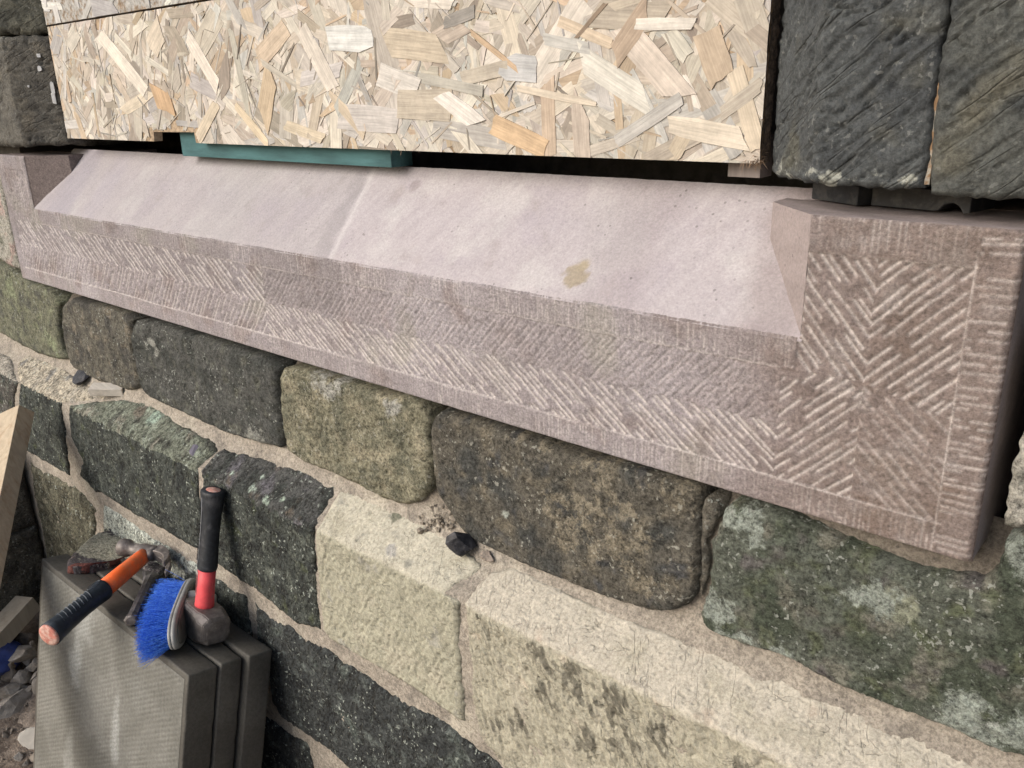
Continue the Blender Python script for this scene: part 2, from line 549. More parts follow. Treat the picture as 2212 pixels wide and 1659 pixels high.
# ================================================================== loose upper course (faces at Y = Y1)
Y1 = 0.014
def rockh(seed, big=0.004, midA=0.002, ang=45, tool=0.0015, sp=0.006, ln=0.025):
    def f(u, w, d):
        return big * fbm(u, w, 0.11, 3, seed) + midA * fbm(u, w, 0.022, 4, seed + 3, 0.6) + (lines(u, w, ang, sp * 1.6, ln * 1.4, tool * 1.2, seed + 9, .25, -.2) if tool else 0) + .0008 * fbm(u, w, .006, 3, seed + 4, .7)
    return f

def s1(pts, hf, cf, label, rnd=0.016, seed=0, mat=None, Y=Y1, jag=0.002):
    poly = [PF(x, y, Y) for x, y in pts]
    return traced_stone('stone', poly, fl(Y), mat or M_ROCK, hf, cf, gsz(poly, Y), wall, rnd=rnd * .5, jag=jag * 1.3, seed=seed, label=label, smooth_it=1)

def sp(x, y, r, c, Y=Y1, ax=1.0):
    p = PF(x, y, Y); return (p[0], p[1], r, c, ax)

def blot(lst, Y=Y1, wt=0.75, seed=0):
    """mask for the second colour: soft round patches (x, y, radius)"""
    L_ = [(PF(x, y, Y), r) for x, y, r in lst]
    def f(u, w, d):
        mk = np.zeros_like(u)
        for (p, r) in L_:
            du = .8 * r * fbm(u, w, r * 1.1, 4, seed + 1); dw = .8 * r * fbm(u, w, r * 1.1, 4, seed + 2)
            mk = np.maximum(mk, 1 - sstep(0.1, 1.5, np.hypot(u - p[0] + du, w - p[1] + dw) / r))
        return mk * wt + 0.3 * fbm(u, w, 0.03, 5, seed)
    return f

s1([(-90, 345), (-2, 345), (10, 440), (36, 560), (44, 590), (-20, 548), (-90, 520)], rockh(1, 0.003), layered(A(176, 172, 158), [(A(190, 160, 150), 0.05, .1, .5, 1), (A(130, 130, 112), 0.07, .1, .5, 2)], seed=1), 'pale stone left of the new sill', 0.012, 1, Y=0.006)
s1([(-90, 560), (0, 566), (46, 604), (124, 640), (121, 693), (129, 747), (146, 782), (83, 767), (36, 742), (0, 721), (-90, 672)], rockh(2, 0.003, .003),
   layered(A(116, 118, 92), [(A(90, 92, 80), 0.05, -.1, .5, 1), (A(128, 134, 98), 0.03, .1, .6, 2)], A(134, 144, 104), blot([(115, 745, .05), (20, 620, .07)], seed=5), seed=2), 'mossy green stone at the left end of the course', 0.014, 2)
s1([(133, 641), (210, 662), (281, 682), (278, 715), (288, 790), (298, 851), (230, 832), (158, 803), (147, 778), (131, 720)], rockh(3, 0.005, .003),
   layered(A(104, 100, 86), [(A(78, 76, 70), 0.05, -.1, .4, 1), (A(130, 120, 100), 0.04, .2, .6, 2)], seed=3), 'narrow grey-brown stone', 0.02, 3)
s1([(288, 686), (432, 734), (590, 780), (597, 810), (599, 891), (607, 968), (585, 968), (468, 934), (360, 879), (304, 856), (293, 797), (279, 725)], rockh(4, 0.006, .0035, 60, .002),
   layered(A(84, 86, 82), [(A(66, 70, 66), 0.06, -.1, .4, 1), (A(96, 98, 86), 0.03, .15, .6, 2)], A(150, 152, 142), blot([(560, 955, .04), (330, 745, .03)], seed=6), seed=4), 'dark grey stone with pale flecks', 0.026, 4)
s1([(608, 789), (708, 822), (798, 845), (895, 868), (918, 893), (926, 963), (930, 1013), (926, 1062), (888, 1099), (816, 1078), (738, 1035), (620, 988), (609, 938), (599, 819)], rockh(5, 0.005, .0035, 40, .003, .008, .03),
   layered(A(140, 136, 106), [(A(112, 112, 88), 0.05, -.1, .5, 1), (A(162, 154, 122), 0.04, .1, .6, 2)], A(172, 172, 162), blot([(700, 835, .05), (850, 880, .03)], seed=7), seed=5), 'olive-buff stone with rounded corners', 0.024, 5, M_GRIT)
s1([(930, 897), (948, 889), (1032, 913), (1248, 992), (1488, 1049), (1508, 1066), (1509, 1152), (1503, 1283), (1462, 1330), (1392, 1325), (1298, 1296), (1104, 1214), (1032, 1181), (992, 1148), (960, 1098), (938, 1062), (930, 999), (924, 945)], rockh(6, 0.006, .003, 70, .0015),
   layered(A(98, 93, 80), [(A(72, 74, 70), 0.07, -.1, .5, 1), (A(122, 113, 92), 0.05, .1, .7, 2), (A(76, 78, 80), 0.03, .25, .7, 4)], A(138, 128, 104), blot([(1150, 935, .05), (1480, 1080, .05), (1290, 1010, .05), (1250, 1140, .06), (1360, 1200, .06), (1330, 1130, .05)], wt=.55, seed=8), seed=6, spots=[sp(1092, 1110, .006, A(190, 200, 186))]), 'large brown and black mottled stone', 0.028, 6, M_GRIT)
s1([(1589, 1092), (1668, 1101), (1776, 1155), (1877, 1203), (1978, 1239), (2130, 1264), (2149, 1243), (2166, 1150), (2400, 1150), (2400, 1722), (2212, 1643), (2154, 1633), (2064, 1584), (1920, 1537), (1776, 1472), (1697, 1425), (1607, 1400), (1514, 1367), (1507, 1322), (1526, 1278), (1536, 1224), (1529, 1182), (1543, 1150), (1560, 1110)], rockh(7, 0.006, .0028, 20, .0012),
   layered(A(92, 100, 86), [(A(70, 82, 62), 0.09, -.1, .4, 1), (A(118, 118, 102), 0.05, .1, .55, 2), (A(90, 100, 68), 0.04, .15, .6, 4), (A(98, 94, 92), 0.05, .3, .7, 7)], A(148, 160, 148),
           blot([(1580, 1110, .035), (1640, 1160, .02), (1545, 1330, .03), (1600, 1385, .025), (1690, 1420, .02), (1900, 1290, .028), (1840, 1290, .015), (2100, 1560, .045), (2180, 1600, .05), (2190, 1190, .03)], seed=9), seed=7,
           spots=[sp(2062, 1545, .006, A(205, 210, 200)), sp(2105, 1550, .006, A(205, 210, 200)), sp(2150, 1580, .010, A(196, 204, 194)), sp(2070, 1567, .005, A(200, 206, 196)), sp(1935, 1310, .02, A(140, 146, 120))]), 'large green algae-covered stone under the right end of the sill', 0.022, 7)
s1([(2172, 1120), (2178, 1080), (2189, 1000), (2208, 930), (2230, 700), (2420, 700), (2420, 1146), (2168, 1142)], rockh(8, 0.003), layered(A(186, 182, 168), [(A(150, 148, 134), 0.04, 0, .5, 1)], seed=8), 'pale stone beside the right end of the sill', 0.010, 8, Y=0.010)
# rubble packing in the open joint
s1([(1514, 1075), (1545, 1085), (1555, 1108), (1540, 1150), (1526, 1182), (1530, 1224), (1520, 1275), (1508, 1300), (1511, 1160)], rockh(9, 0.004, .004), layered(A(112, 106, 92), [(A(84, 82, 72), 0.02, 0, .5, 1)], seed=9), 'small packing stone in the wide joint', 0.008, 9, Y=0.024)

# ================================================================== plinth course (face and chamfer)
def pl(face, cham, hf, cf, label, seed, mat=None, rnd=0.005, jag=0.003):
    gk = .78 if mat is M_CLEAN else 1.0
    poly = [PC(x, y) for x, y in cham] + [PF(x, y) for x, y in face]
    return traced_stone('stone', poly, plinth_map, mat or M_ROCK, hf, cf, gsz(poly, YP) * gk, wall, rnd=rnd, jag=jag, seed=seed, label=label, smooth_it=0)

def maskface(jag=0.006, lo=-0.004, seed=0, extra=None, w0=None):
    """second colour below the arris: the old dark crust left on the face"""
    def f(u, w, d):
        e = (ZA - w) + jag * fbm(u, w, 0.02, 4, seed) * 1.6 + lo
        mk = sstep(-0.003, 0.003, e)
        if extra is not None: mk = extra(u, w, d, mk)
        return mk
    return f

GREEN_D = A(72, 80, 73)
crust = [(A(44, 50, 52), 0.06, -.1, .4, 1), (A(84, 92, 82), 0.03, .15, .6, 2)]
def crusth(seed):
    def f(u, w, d):
        return 0.003 * fbm(u, w, 0.08, 3, seed) + 0.0028 * fbm(u, w, 0.012, 4, seed + 2, .65) * (w < ZA) + lines(u, w, 70, .010, .03, .0028, seed + 4, .25, -.3) * (w < ZA) + 0.001 * fbm(u, w, .03, 3, seed + 5)
    return f

def crustc(seed, chcol, chlay=(), crust_base=GREEN_D, spots=(), jag=.006, lo=-.004, edge=None):
    """chamfer colour above, crust colour below the arris"""
    def f(u, w, d):
        a, _, _ = layered(chcol, chlay, seed=seed, spots=spots)(u, w, d)
        b, _, _ = layered(crust_base, [(A(50, 57, 55), 0.06, -.1, .4, 1), (A(100, 108, 96), 0.025, .2, .6, 2), (A(78, 88, 58), .05, .35, .7, 6)], seed=seed + 3, vary=.2)(u, w, d)
        return a, b, maskface(jag, lo, seed + 8)(u, w, d)
    return f

M_CRUST = stone_mat('soot_crusted_sandstone', speck=0.46, grit=120, bump=1.0, bumpd=.0015, light=0.95, lightc=(0.38, 0.42, 0.38), mfreq=110, mamt=0.8, hard=0.10, fine=250, mid=110, strokes=((70, .03, .007, .8, .05, .46),), sdark=.4)
pl([(26, 850), (30, 905), (45, 960), (-90, 920), (-90, 800)], [(-90, 752), (-60, 735), (20, 770), (36, 826)], crusth(20), crustc(20, A(182, 174, 158), crust_base=A(96, 92, 86)), 'speckled stone at the far left of the plinth', 20, M_CRUST)
pl([(126, 866), (137, 945), (147, 1028), (65, 981), (43, 963), (38, 880)], [(40, 826), (36, 782), (62, 764), (140, 792), (160, 815), (235, 855), (150, 868)], crusth(21),
   crustc(21, A(200, 188, 162), [(A(176, 168, 150), .05, .1, .6, 3), (A(150, 148, 142), .06, .35, .7, 4)]), 'plinth stone with a sandy chamfer and dark pitted face', 21, M_CRUST)
pl([(421, 1016), (425, 1064), (432, 1116), (425, 1189), (360, 1152), (259, 1094), (216, 1064), (202, 1062), (170, 1028), (176, 995), (151, 945), (145, 880)], [(146, 874), (245, 862), (324, 866), (378, 909), (462, 955), (468, 970), (440, 992)], crusth(22),
   crustc(22, A(120, 128, 108), [(A(150, 164, 142), .05, .0, .5, 3), (A(84, 88, 76), .04, .1, .5, 4), (A(150, 146, 128), .08, .25, .6, 5)], spots=[(*PC(335, 900), .022, A(160, 188, 166)), (*PC(300, 890), .02, A(120, 112, 96))]), 'dark green plinth stone with lichen on its chamfer', 22, M_CRUST)
pl([(672, 1130), (676, 1206), (681, 1296), (686, 1359), (641, 1350), (562, 1285), (468, 1220), (437, 1170), (434, 1090), (436, 1038)], [(434, 1015), (464, 978), (482, 968), (612, 997), (731, 1041), (716, 1071), (688, 1110)], crusth(23),
   crustc(23, A(82, 84, 82), [(A(60, 66, 62), .05, -.1, .4, 3), (A(106, 104, 112), .06, .2, .6, 4), (A(112, 98, 80), .05, .45, .8, 5)], spots=[(*PC(503, 1023), .007, A(178, 200, 182)), (*PC(545, 1055), .009, A(178, 200, 182)), (*PC(575, 1082), .010, A(166, 190, 170)), (*PC(567, 1030), .005, A(178, 200, 182)), (*PC(610, 1078), .006, A(150, 172, 152))]), 'dark slate-grey plinth stone with pale lichen spots behind the club hammer', 23, M_CRUST)

def cleanh(seed, ang=60):
    def f(u, w, d):
        face = sstep(ZA + .002, ZA - .006, w)
        return 0.002 * fbm(u, w, 0.09, 3, seed) + face * (lines(u, w, ang, .010, .05, .0026, seed + 1, .14) + lines(u, w, -22, .011, .03, .0040, seed + 2, .11, -.15) + marks(u, w, ang, .008, .04, .0014, seed + 7, 0, .3) + 0.0009 * fbm(u, w, .010, 4, seed + 3, .65)) \
            + (1 - face) * (marks(u, w, 80, .006, .03, .0011, seed + 4, .1, .6) + marks(u, w, -8, .003, .015, .0022, seed + 5, .42, .6) + 0.0005 * fbm(u, w, .01, 3, seed + 6))
    return f
def cleanc(seed, ch, fa, lay=(), spots=(), c2=None, m2=None):
    def f(u, w, d):
        a, cc, mk = layered(ch, lay, c2, m2, spots, seed)(u, w, d)
        b, _, _ = layered(fa, lay, None, None, (), seed + 5)(u, w, d)
        k = sstep(ZA + .003, ZA - .004, w + .003 * fbm(u, w, .02, 3, seed))[:, None]
        return a * (1 - k) + b * k, cc, mk
    return f
pl([(953, 1280), (985, 1298), (987, 1386), (999, 1557), (995, 1561), (888, 1486), (708, 1382), (696, 1361), (688, 1296), (682, 1206), (678, 1150)], [(692, 1128), (722, 1076), (738, 1046), (830, 1066), (905, 1104), (960, 1140), (1044, 1222)], cleanh(24),
   cleanc(24, A(204, 198, 174), A(178, 175, 148), [(A(188, 182, 156), .07, .1, .7, 1), (A(168, 166, 150), .04, .35, .7, 2)], spots=[(*PC(860, 1112), .016, A(128, 130, 108)), (*PC(845, 1190), .014, A(176, 174, 166))]), 'freshly cleaned buff plinth stone', 24, M_CLEAN)

def p5mask():
    blobs = [(1010, 1420, .02), (1080, 1335, .028), (1035, 1330, .012), (1170, 1420, .045), (1235, 1440, .04), (1260, 1500, .045), (1320, 1520, .05), (1180, 1500, .04), (1120, 1560, .035), (1070, 1570, .022), (1240, 1570, .05), (1340, 1590, .05), (1430, 1600, .035), (1600, 1650, .022), (1400, 1500, .02)]
    B_ = [(PF(x, y), r) for x, y, r in blobs]
    def f(u, w, d):
        mk = np.zeros_like(u)
        for (p, r) in B_:
            mk = np.maximum(mk, 1 - sstep(0.2, 1.2, np.hypot(u - p[0], w - p[1]) / r))
        ca, sa = .5, -.87
        a = u * ca + w * sa; b = -u * sa + w * ca
        reg = np.clip(mk, 0, 1) ** .6
        st = noise(a / .035, b / .011, 77) + .8 * noise(a / .016, b / .006, 76) + .9 * fbm(u, w, .035, 4, 78)
        return (reg * .52 + .34 * st * reg) * sstep(ZA + .004, ZA - .008, w)
    return f
def p5h(u, w, d):
    mk = p5mask()(u, w, d)
    face = sstep(ZA, ZA - .012, w)
    return cleanh(25, -60)(u, w, d) + face * (0.004 * fbm(u, w, .045, 4, 79, .6) + lines(u, w, -60, .014, .04, .0035, 80, .22, -.3) + marks(u, w, -60, .010, .035, .0018, 82, 0, .3)) + 0.003 * np.clip(mk, 0, 1)
pl([(1003, 1318), (1012, 1420), (1020, 1520), (1035, 1590), (1085, 1659), (1180, 1740), (1400, 1790), (1900, 1880), (2450, 2020), (2450, 1900)], [(2400, 1790), (2400, 1741), (2212, 1658), (1992, 1570), (1776, 1491), (1506, 1390), (1298, 1311), (1110, 1224), (1058, 1232), (1000, 1300)][0:], p5h,
   cleanc(25, A(204, 195, 174), A(182, 176, 150), [(A(194, 186, 162), .07, .1, .7, 1), (A(208, 190, 166), .06, .4, .8, 2)], c2=A(122, 117, 98), m2=p5mask()), 'long buff plinth stone with patches of old dark skin', 25, M_CLEAN)

# lower courses
def lo(pts, base, seed, label, lay=None, h=None, c2=None, m2=None, mat=None):
    poly = [PF(x, y) for x, y in pts]
    return traced_stone('stone', poly, fl(YP), mat or M_CRUST, h or crusth(seed), layered(base, lay or [(A(50, 57, 55), 0.06, -.1, .4, 1), (A(96, 104, 96), 0.03, .2, .6, 2)], c2, m2, seed=seed, vary=.2), gsz(poly, YP), wall, rnd=.006, jag=.004, seed=seed, label=label, smooth_it=0)
lo([(62, 1000), (80, 1017), (115, 1031), (173, 1064), (203, 1104), (201, 1200), (198, 1420), (120, 1420), (97, 1189)], A(112, 110, 86), 30, 'olive-brown rough stone above the rusty plate', [(A(84, 82, 62), .05, -.1, .4, 1), (A(140, 134, 108), .03, .2, .6, 2)], rockh(30, .005, .005, 75, .003))
lo([(220, 1093), (256, 1114), (324, 1163), (407, 1213), (468, 1256), (526, 1293), (533, 1330), (541, 1400), (560, 1520), (250, 1500), (222, 1200)], A(84, 92, 82), 31, 'stone with whitish bloom behind the tools', [(A(60, 68, 64), .05, -.1, .4, 1)], None, A(196, 204, 190), blot([(235, 1110, .16), (290, 1150, .14), (340, 1190, .12), (400, 1215, .06)], YP, 1.0, seed=4))
lo([(548, 1305), (562, 1323), (648, 1377), (708, 1409), (744, 1438), (852, 1510), (960, 1568), (1032, 1625), (1072, 1655), (1180, 1750), (1150, 1900), (900, 1775), (751, 1661), (707, 1623), (655, 1587), (607, 1555), (585, 1519), (575, 1449), (553, 1379)], A(62, 68, 68), 32, 'long near-black sooty stone beside the slabs', [(A(48, 54, 56), .07, -.1, .4, 1), (A(96, 106, 102), .03, .2, .6, 2), (A(84, 96, 90), .07, .3, .7, 5)])
lo([(560, 1545), (581, 1559), (615, 1585), (663, 1617), (668, 1634), (672, 1660), (690, 1800), (540, 1800)], A(48, 54, 56), 33, 'black stone at the foot of the wall beside the slabs')
lo([(720, 1690), (770, 1700), (900, 1800), (1000, 1900), (720, 1900)], A(54, 60, 62), 34, 'dark stone at the foot of the wall')

# the same courses carried on past the picture's edges
rng = random.Random(77)
for (xa, xb) in ((-4.6, -2.80), (.36, 1.9)):
    for (z0, z1, Y) in ((-1.16, -.86, YP), (-.85, -.55, YP), (-.54, -.285, YP), (-.21, -.006, Y1), (.01, .32, Y1), (.34, .62, .004), (.63, .92, .004), (.93, 1.25, .004)):
        x = xa
        while x < xb - .12:
            x2 = min(xb, x + rng.uniform(.26, .55))
            if xb - x2 < .12: x2 = xb
            base = A(*rng.choice(((96, 98, 84), (80, 84, 78), (112, 106, 90), (150, 144, 122))))
            traced_stone('stone', [(x + .006, z0 + .005), (x2 - .006, z0 + .005), (x2 - .006, z1 - .005), (x + .006, z1 - .005)], fl(Y), M_ROCK, rockh(int(x * 100) % 97 + 3, .004, .003), layered(base, [(base * .7, .06, -.1, .5, 1)], seed=int(x2 * 77) % 50), .014, wall, rnd=.012, jag=.003, smooth_it=0, seed=int(x * 31) % 60)
            x = x2

# ================================================================== jamb stones
def jamb_map(xf, side, chd=0.075):
    """front face outside xf, 45 degree chamfer inside it, then the reveal"""
    c = chd * math.sqrt(2)
    def f(u, w):
        z = np.zeros_like(u); s = np.maximum((u - xf) * side, 0)
        a = np.minimum(s, c) / math.sqrt(2); b = np.maximum(s - c, 0)
        X = np.where(s > 0, xf + side * a, u); Y = 0.004 + a + b
        k1 = sstep(-.006, .006, s * 1.0 + np.minimum((u - xf) * side, 0)); k2 = sstep(c - .006, c + .006, s)
        nx = side * (k1 * .7071 * (1 - k2) + k2); ny = -(1 - k1) - k1 * .7071 * (1 - k2)
        ln = np.hypot(nx, ny)
        return np.stack([X, Y, w], 1), np.stack([nx / ln, ny / ln, z], 1)
    return f
def jambh(seed, a1, a2):
    def f(u, w, d):
        return -.0034 * grooves(u, w, a1, .0125, .0030, seed + 1, .07, .78, .5) - .0018 * grooves(u, w, a1 + 6, .008, .0018, seed + 6, .05, .5, .5) + .0016 * fbm(u, w, .08, 3, seed) + lines(u, w, a2, .020, .05, .0045, seed + 2, .07, .02) + .0010 * fbm(u, w, .010, 4, seed + 3, .65)
    return f
JC = 0.075 * math.sqrt(2)
def jc(seed, base, lay, spots=(), c2=None, m2=None):
    return layered(base, lay, c2, m2, spots, seed)
slate_l = [(A(52, 58, 62), .08, -.1, .5, 1), (A(88, 90, 78), .07, .15, .6, 2)]
xr = -0.188
def ub(x, y, xf, side):      # pixel -> unfolded jamb coordinates on the chamfer
    p = PN(x, y, (xf, 0.004, 0), (side * .7071, -.7071, 0)); return (xf + side * (abs(p[0] - xf)) * math.sqrt(2), p[2])
def jedge(x0, x1, zf, n, seed, amp):
    xs = np.linspace(x0, x1, n)
    return [(x, zf + amp * noise(np.array([x / .035]), np.array([seed + .5]), seed)[0]) for x in xs]
def lich(seed, zedge):
    def f(u, w, d):
        return (1 - sstep(0, .03, d)) * .38 + .55 * fbm(u, w, .022, 4, seed) * (1 - sstep(.02, .07, d)) - .06
    return f
def right_u(u, w, d):  # pale lichen along the lower edge
    return (1 - sstep(.34, .375, w)) * .35 + .6 * fbm(u, w, .02, 4, 301) * (1 - sstep(.345, .40, w)) - .02
poly = jedge(xr - JC - .22, -.0872, .3405, 40, 3, .003) + [(-.0868, .40), (-.0884, .44), (-.0876, .48), (-.0884, .56), (-.088, 0.80), (xr - JC - .22, 0.80)]
traced_stone('jamb_stone', poly, jamb_map(xr, -1), M_SLATE, jambh(50, 42, 12), layered(A(82, 88, 90), [(A(68, 74, 78), .08, -.1, .5, 1), (A(98, 99, 88), .08, .2, .7, 2)], A(168, 172, 160), right_u, seed=50), 0.0024, wall, rnd=.007, jag=.002, smooth_it=0, seed=50, label='dark tooled jamb stone right of the board, pale flecks along its foot')
poly = jedge(-.084, .20, .336, 26, 4, .004) + [(.20, 0.80), (-.0875, 0.80), (-.0878, .56), (-.0870, .48), (-.0878, .44), (-.0852, .40)]
def rl(u, w, d):
    return (1 - sstep(.33, .36, w)) * .30 + .5 * fbm(u, w, .02, 4, 302) * (1 - sstep(.335, .38, w)) - .05
traced_stone('jamb_stone', poly, fl(0.001), M_SLATE, jambh(51, 40, 8), layered(A(86, 90, 86), [(A(64, 70, 72), .08, -.1, .5, 1), (A(108, 106, 90), .10, .25, .8, 2)], A(160, 164, 150), rl, seed=51), 0.0024, wall, rnd=.008, jag=.002, smooth_it=0, seed=51, label='dark tooled stone at the top right corner')
# orange streak and pale mortar in the joint between them
bm = bmesh.new(); box(bm, -.0895, -.0845, .010, .05, .345, .43)
bm_obj('joint_mortar', bm, plain_mat('rust_stained_mortar', A(150, 112, 66), .95, 0, .3, 80, .5, .001, A(170, 168, 156), 60), wall)
xl = -2.088
def leftj(z0, z1, seed, base, lay, label, Yoff=0):
    poly = jedge(-2.75, xl + JC + .22, z0, 40, seed, .004) + [(xl + JC + .22, z1), (-2.75, z1)]
    return traced_stone('jamb_stone', poly, jamb_map(xl, 1), M_SLATE, jambh(seed, 5, 25), layered(base, lay, A(150, 150, 138), lambda u, w, d: (1 - sstep(0, .012, d)) * .45 + .3 * fbm(u, w, .03, 3, seed), seed=seed), .0055, wall, rnd=.010, jag=.003, smooth_it=0, seed=seed, label=label)
zl = PN(50, 75, (xl, .004, 0), (.7071, -.7071, 0))[2]
leftj(.333, zl - .004, 52, A(104, 101, 92), [(A(84, 82, 76), .07, -.1, .5, 1), (A(112, 106, 92), .06, .2, .6, 2)], 'brown-grey jamb stone left of the board')
leftj(zl + .004, 0.80, 53, A(108, 108, 92), [(A(78, 80, 70), .05, -.1, .4, 1)], 'upper jamb stone at the top left corner')
for i, (x, y, a, b) in enumerate(((84, 120, .004, .004), (86, 148, .004, .005), (114, 190, .004, .012), (117, 212, .004, .012), (62, 186, .002, .002))):
    p = PN(x, y, (xl, 0.004, 0), (.7071, -.7071, 0))
    bm = bmesh.new()
    vs = [bm.verts.new((p[0] + .7071 * q * a * random.uniform(.7, 1.2) + .0016, p[1] + .7071 * q * a - .0016, p[2] + r * b * random.uniform(.8, 1.2))) for q, r in ((-1, -1), (0, -1.2), (1, -1), (1.1, 0), (1, 1), (-.2, 1.1), (-1, .9), (-1.1, 0))]
    f = bm.faces.new(vs); r_ = bmesh.ops.extrude_face_region(bm, geom=[f])
    for v in r_['geom']:
        if isinstance(v, bmesh.types.BMVert): v.co += Vector((-.004, .004, 0))
    bm_obj('paint_splash', bm, plain_mat('white_paint', A(235, 238, 240), .7), wall)

# ================================================================== the new sill
ST, SA_, XL, XR = 0.313, 0.191, -2.09, -0.184       # stool top, slope arris, inner faces of the two stools
X0, X1 = -2.262, 0.0
KS = 1.1
sill = empty('window_sill', (-1.13, 0.1, 0.0), 'new pink sandstone window sill with sloped top and herringbone tooled front', 'window sill')
def sill_front():
    xs = [X0]
    while xs[-1] < X1 - 0.0009: xs.append(xs[-1] + float(np.clip(depth((xs[-1], 0, .1)) * 0.00125, 0.00115, 0.003)))
    xs[-1] = X1; xs = np.array(xs)
    for q in (XL, XR): xs[np.argmin(abs(xs - q))] = q
    zs = np.concatenate([np.linspace(0, SA_, 132), np.linspace(SA_, ST, 82)[1:]])
    U, Wz = np.meshgrid(xs, zs, indexing='ij')
    u, w = U.ravel(), Wz.ravel()
    right = u > -0.2
    left = u < -2.10
    # --- furrows
    flip = -1.139
    up = w > 0.094 + .004 * noise(u / .05, u * 0, 5)
    gl_u = grooves(u, w, -38, .0118, .0020, 1, .12, 1.0, .06)
    gl_l = grooves(u, w, 53, .0118, .0020, 2, .11, 1.0, .06)
    gr_u = grooves(u, w, 48, .0085, .0016, 3, .10, .97, .08)
    gr_l = grooves(u, w, -37, .0080, .0015, 4, .10, 1.0, .08)
    main = np.where(u < flip, np.where(up, gl_u, gl_l), np.where(up, gr_u * .6, gr_l))
    amp = np.where(u < flip, np.where(up, .9, .55), np.where(up, .30, 1.0))
    cx, cz = -0.117, 0.157
    UL = grooves(u, w, -49, .0086, .0016, 6, .08, .98, .14); UR = grooves(u, w, 46, .0094, .0017, 7, .085, .98, .14)
    LL = grooves(u, w, 45, .0090, .0017, 8, .085, .98, .14); LR = grooves(u, w, -42, .0094, .0018, 9, .07, .9, .2) * .45
    st = np.where(u < cx, np.where(w > cz, UL, LL), np.where(w > cz - .25 * (u - cx), UR, LR))
    zb = 0.033 + .0012 * noise(u / .2, u * 0, 8)
    inm = (w > zb + .001) & (w < .156) & (u > -2.222) & (u < -.200)
    ins = (w > zb + .001) & (w < np.where(u < -.186, .156, .2775)) & (u >= -.200 + .0 * u) & (u < -.0365)
    inl = (w > zb + .001) & (w < .279) & (u > -2.228) & (u < -2.11)
    g_ = np.where(ins, st, np.where(inm, main, 0))
    gl_s = grooves(u, w, np.where(1, 0, 0) + 62, .012, .0028, 10, .05, .8, .2)
    g_ = np.where(inl & ~inm, gl_s * .5, g_)
    white = np.where(ins, .8, np.where(inm, amp, .4)) * g_
    h = -.0021 * g_
    # field sits a shade below the drafted margins, with a punched texture
    fld = (ins | inm | inl).astype(float)
    h = h - .0009 * fld + fld * (.0007 * fbm(u, w, .006, 3, 61) + .0010 * fbm(u, w, .02, 3, 62))
    # combed margins
    cv = grooves(u, w, 90, .0046, .0012, 11, .05, .7, .15); chh = grooves(u, w, 2, .0075, .0016, 12, .05, .8, .2)
    mv = ((w <= zb) | ((w > .158) & (u < -.186)) | ((w > .282) & (u < -.03)))
    mh = (u > -.0345)
    cm = np.where(mh, chh * 1.2, np.where(mv, cv * (.35 + .65 * sstep(-.2, .3, fbm(u, w, .09, 2, 63))), 0))
    h = h - .0008 * cm + .0004 * fbm(u, w, .004, 2, 64)
    white = np.maximum(white, .45 * cm)
    # scribed setting-out lines
    def scr(d, keep): return np.exp(-(d / .0011) ** 2) * keep * (.55 + .45 * sstep(-.3, .2, fbm(u, w, .06, 2, 65)))
    sc = scr(w - zb, (u < -.03) & (u > -2.23)) + scr(w - .1565, (u < -.2) & (u > -2.1)) * .8 + scr(w - .2785, (u > -.19) & (u < -.034)) * .5 + scr(u + .0355, (w > .03) & (w < .282)) * .8
    h = h - .0007 * sc; white = np.maximum(white, .65 * sc)
    h = h + .0006 * fbm(u, w, .05, 3, 66)
    # worn arrises
    de = np.minimum.reduce([w, X1 - u, u - X0, np.where((u > XL) & (u < XR), SA_ - w, ST - w)])
    dv = np.where(w > SA_, np.where(u >= XR, u - XR, np.where(u <= XL, XL - u, 1)), 1)
    de = np.minimum(de, dv)
    chipn = sstep(.25, .7, fbm(u, w, .018, 3, 67))
    r = .0030 + .0012 * chipn + .006 * sstep(-.02, 0, u) * sstep(.012, 0, X1 - u)
    t = np.clip(1 - de / r, 0, 1)
    h = h - r * .8 * (1 - np.sqrt(np.clip(1 - t * t, 0, 1)))
    V = np.stack([u, -h, w], 1)
    c, c2, _ = layered(A(167, 153, 158), [(A(180, 168, 176), .25, .0, .7, 1), (A(158, 138, 138), .08, .1, .7, 2), (A(170, 160, 154), .12, .2, .7, 3)], seed=70, vary=.12)(u, w, de)
    kr = sstep(-.42, -.08, u)[:, None]
    c = c * (1 - .85 * kr) + (.85 * kr) * layered(A(142, 124, 114), [(A(126, 106, 92), .06, .0, .6, 4), (A(152, 138, 130), .04, .1, .6, 5)], seed=72, vary=.14)(u, w, de)[0]
    # change of bed where the masons' cleaning stopped
    bl = (sstep(.002, -.002, u + .915) * (w > .10) * .5)[:, None]; c = c * (1 - bl * .3)
    c = c * (1 + .25 * (np.exp(-((u + .914) / .0018) ** 2) * (w > .09))[:, None])
    lum = c.mean(1, keepdims=True); c = lum + (c - lum) * (.74 + .36 * kr)
    wh = np.clip(white, 0, 1)[:, None]
    c = c * (1 - .84 * wh) + A(244, 234, 228) * .84 * wh
    i, j = np.meshgrid((xs[:-1] + xs[1:]) / 2, (zs[:-1] + zs[1:]) / 2, indexing='ij')
    keep = (j < SA_) | (i > XR) | (i < XL)
    mesh_obj('front_face', V, grid_faces(len(xs), len(zs), keep), M_SILL, sill, attrs={'Col': c, 'Col2': c, 'msk': np.zeros(len(u))})
sill_front()

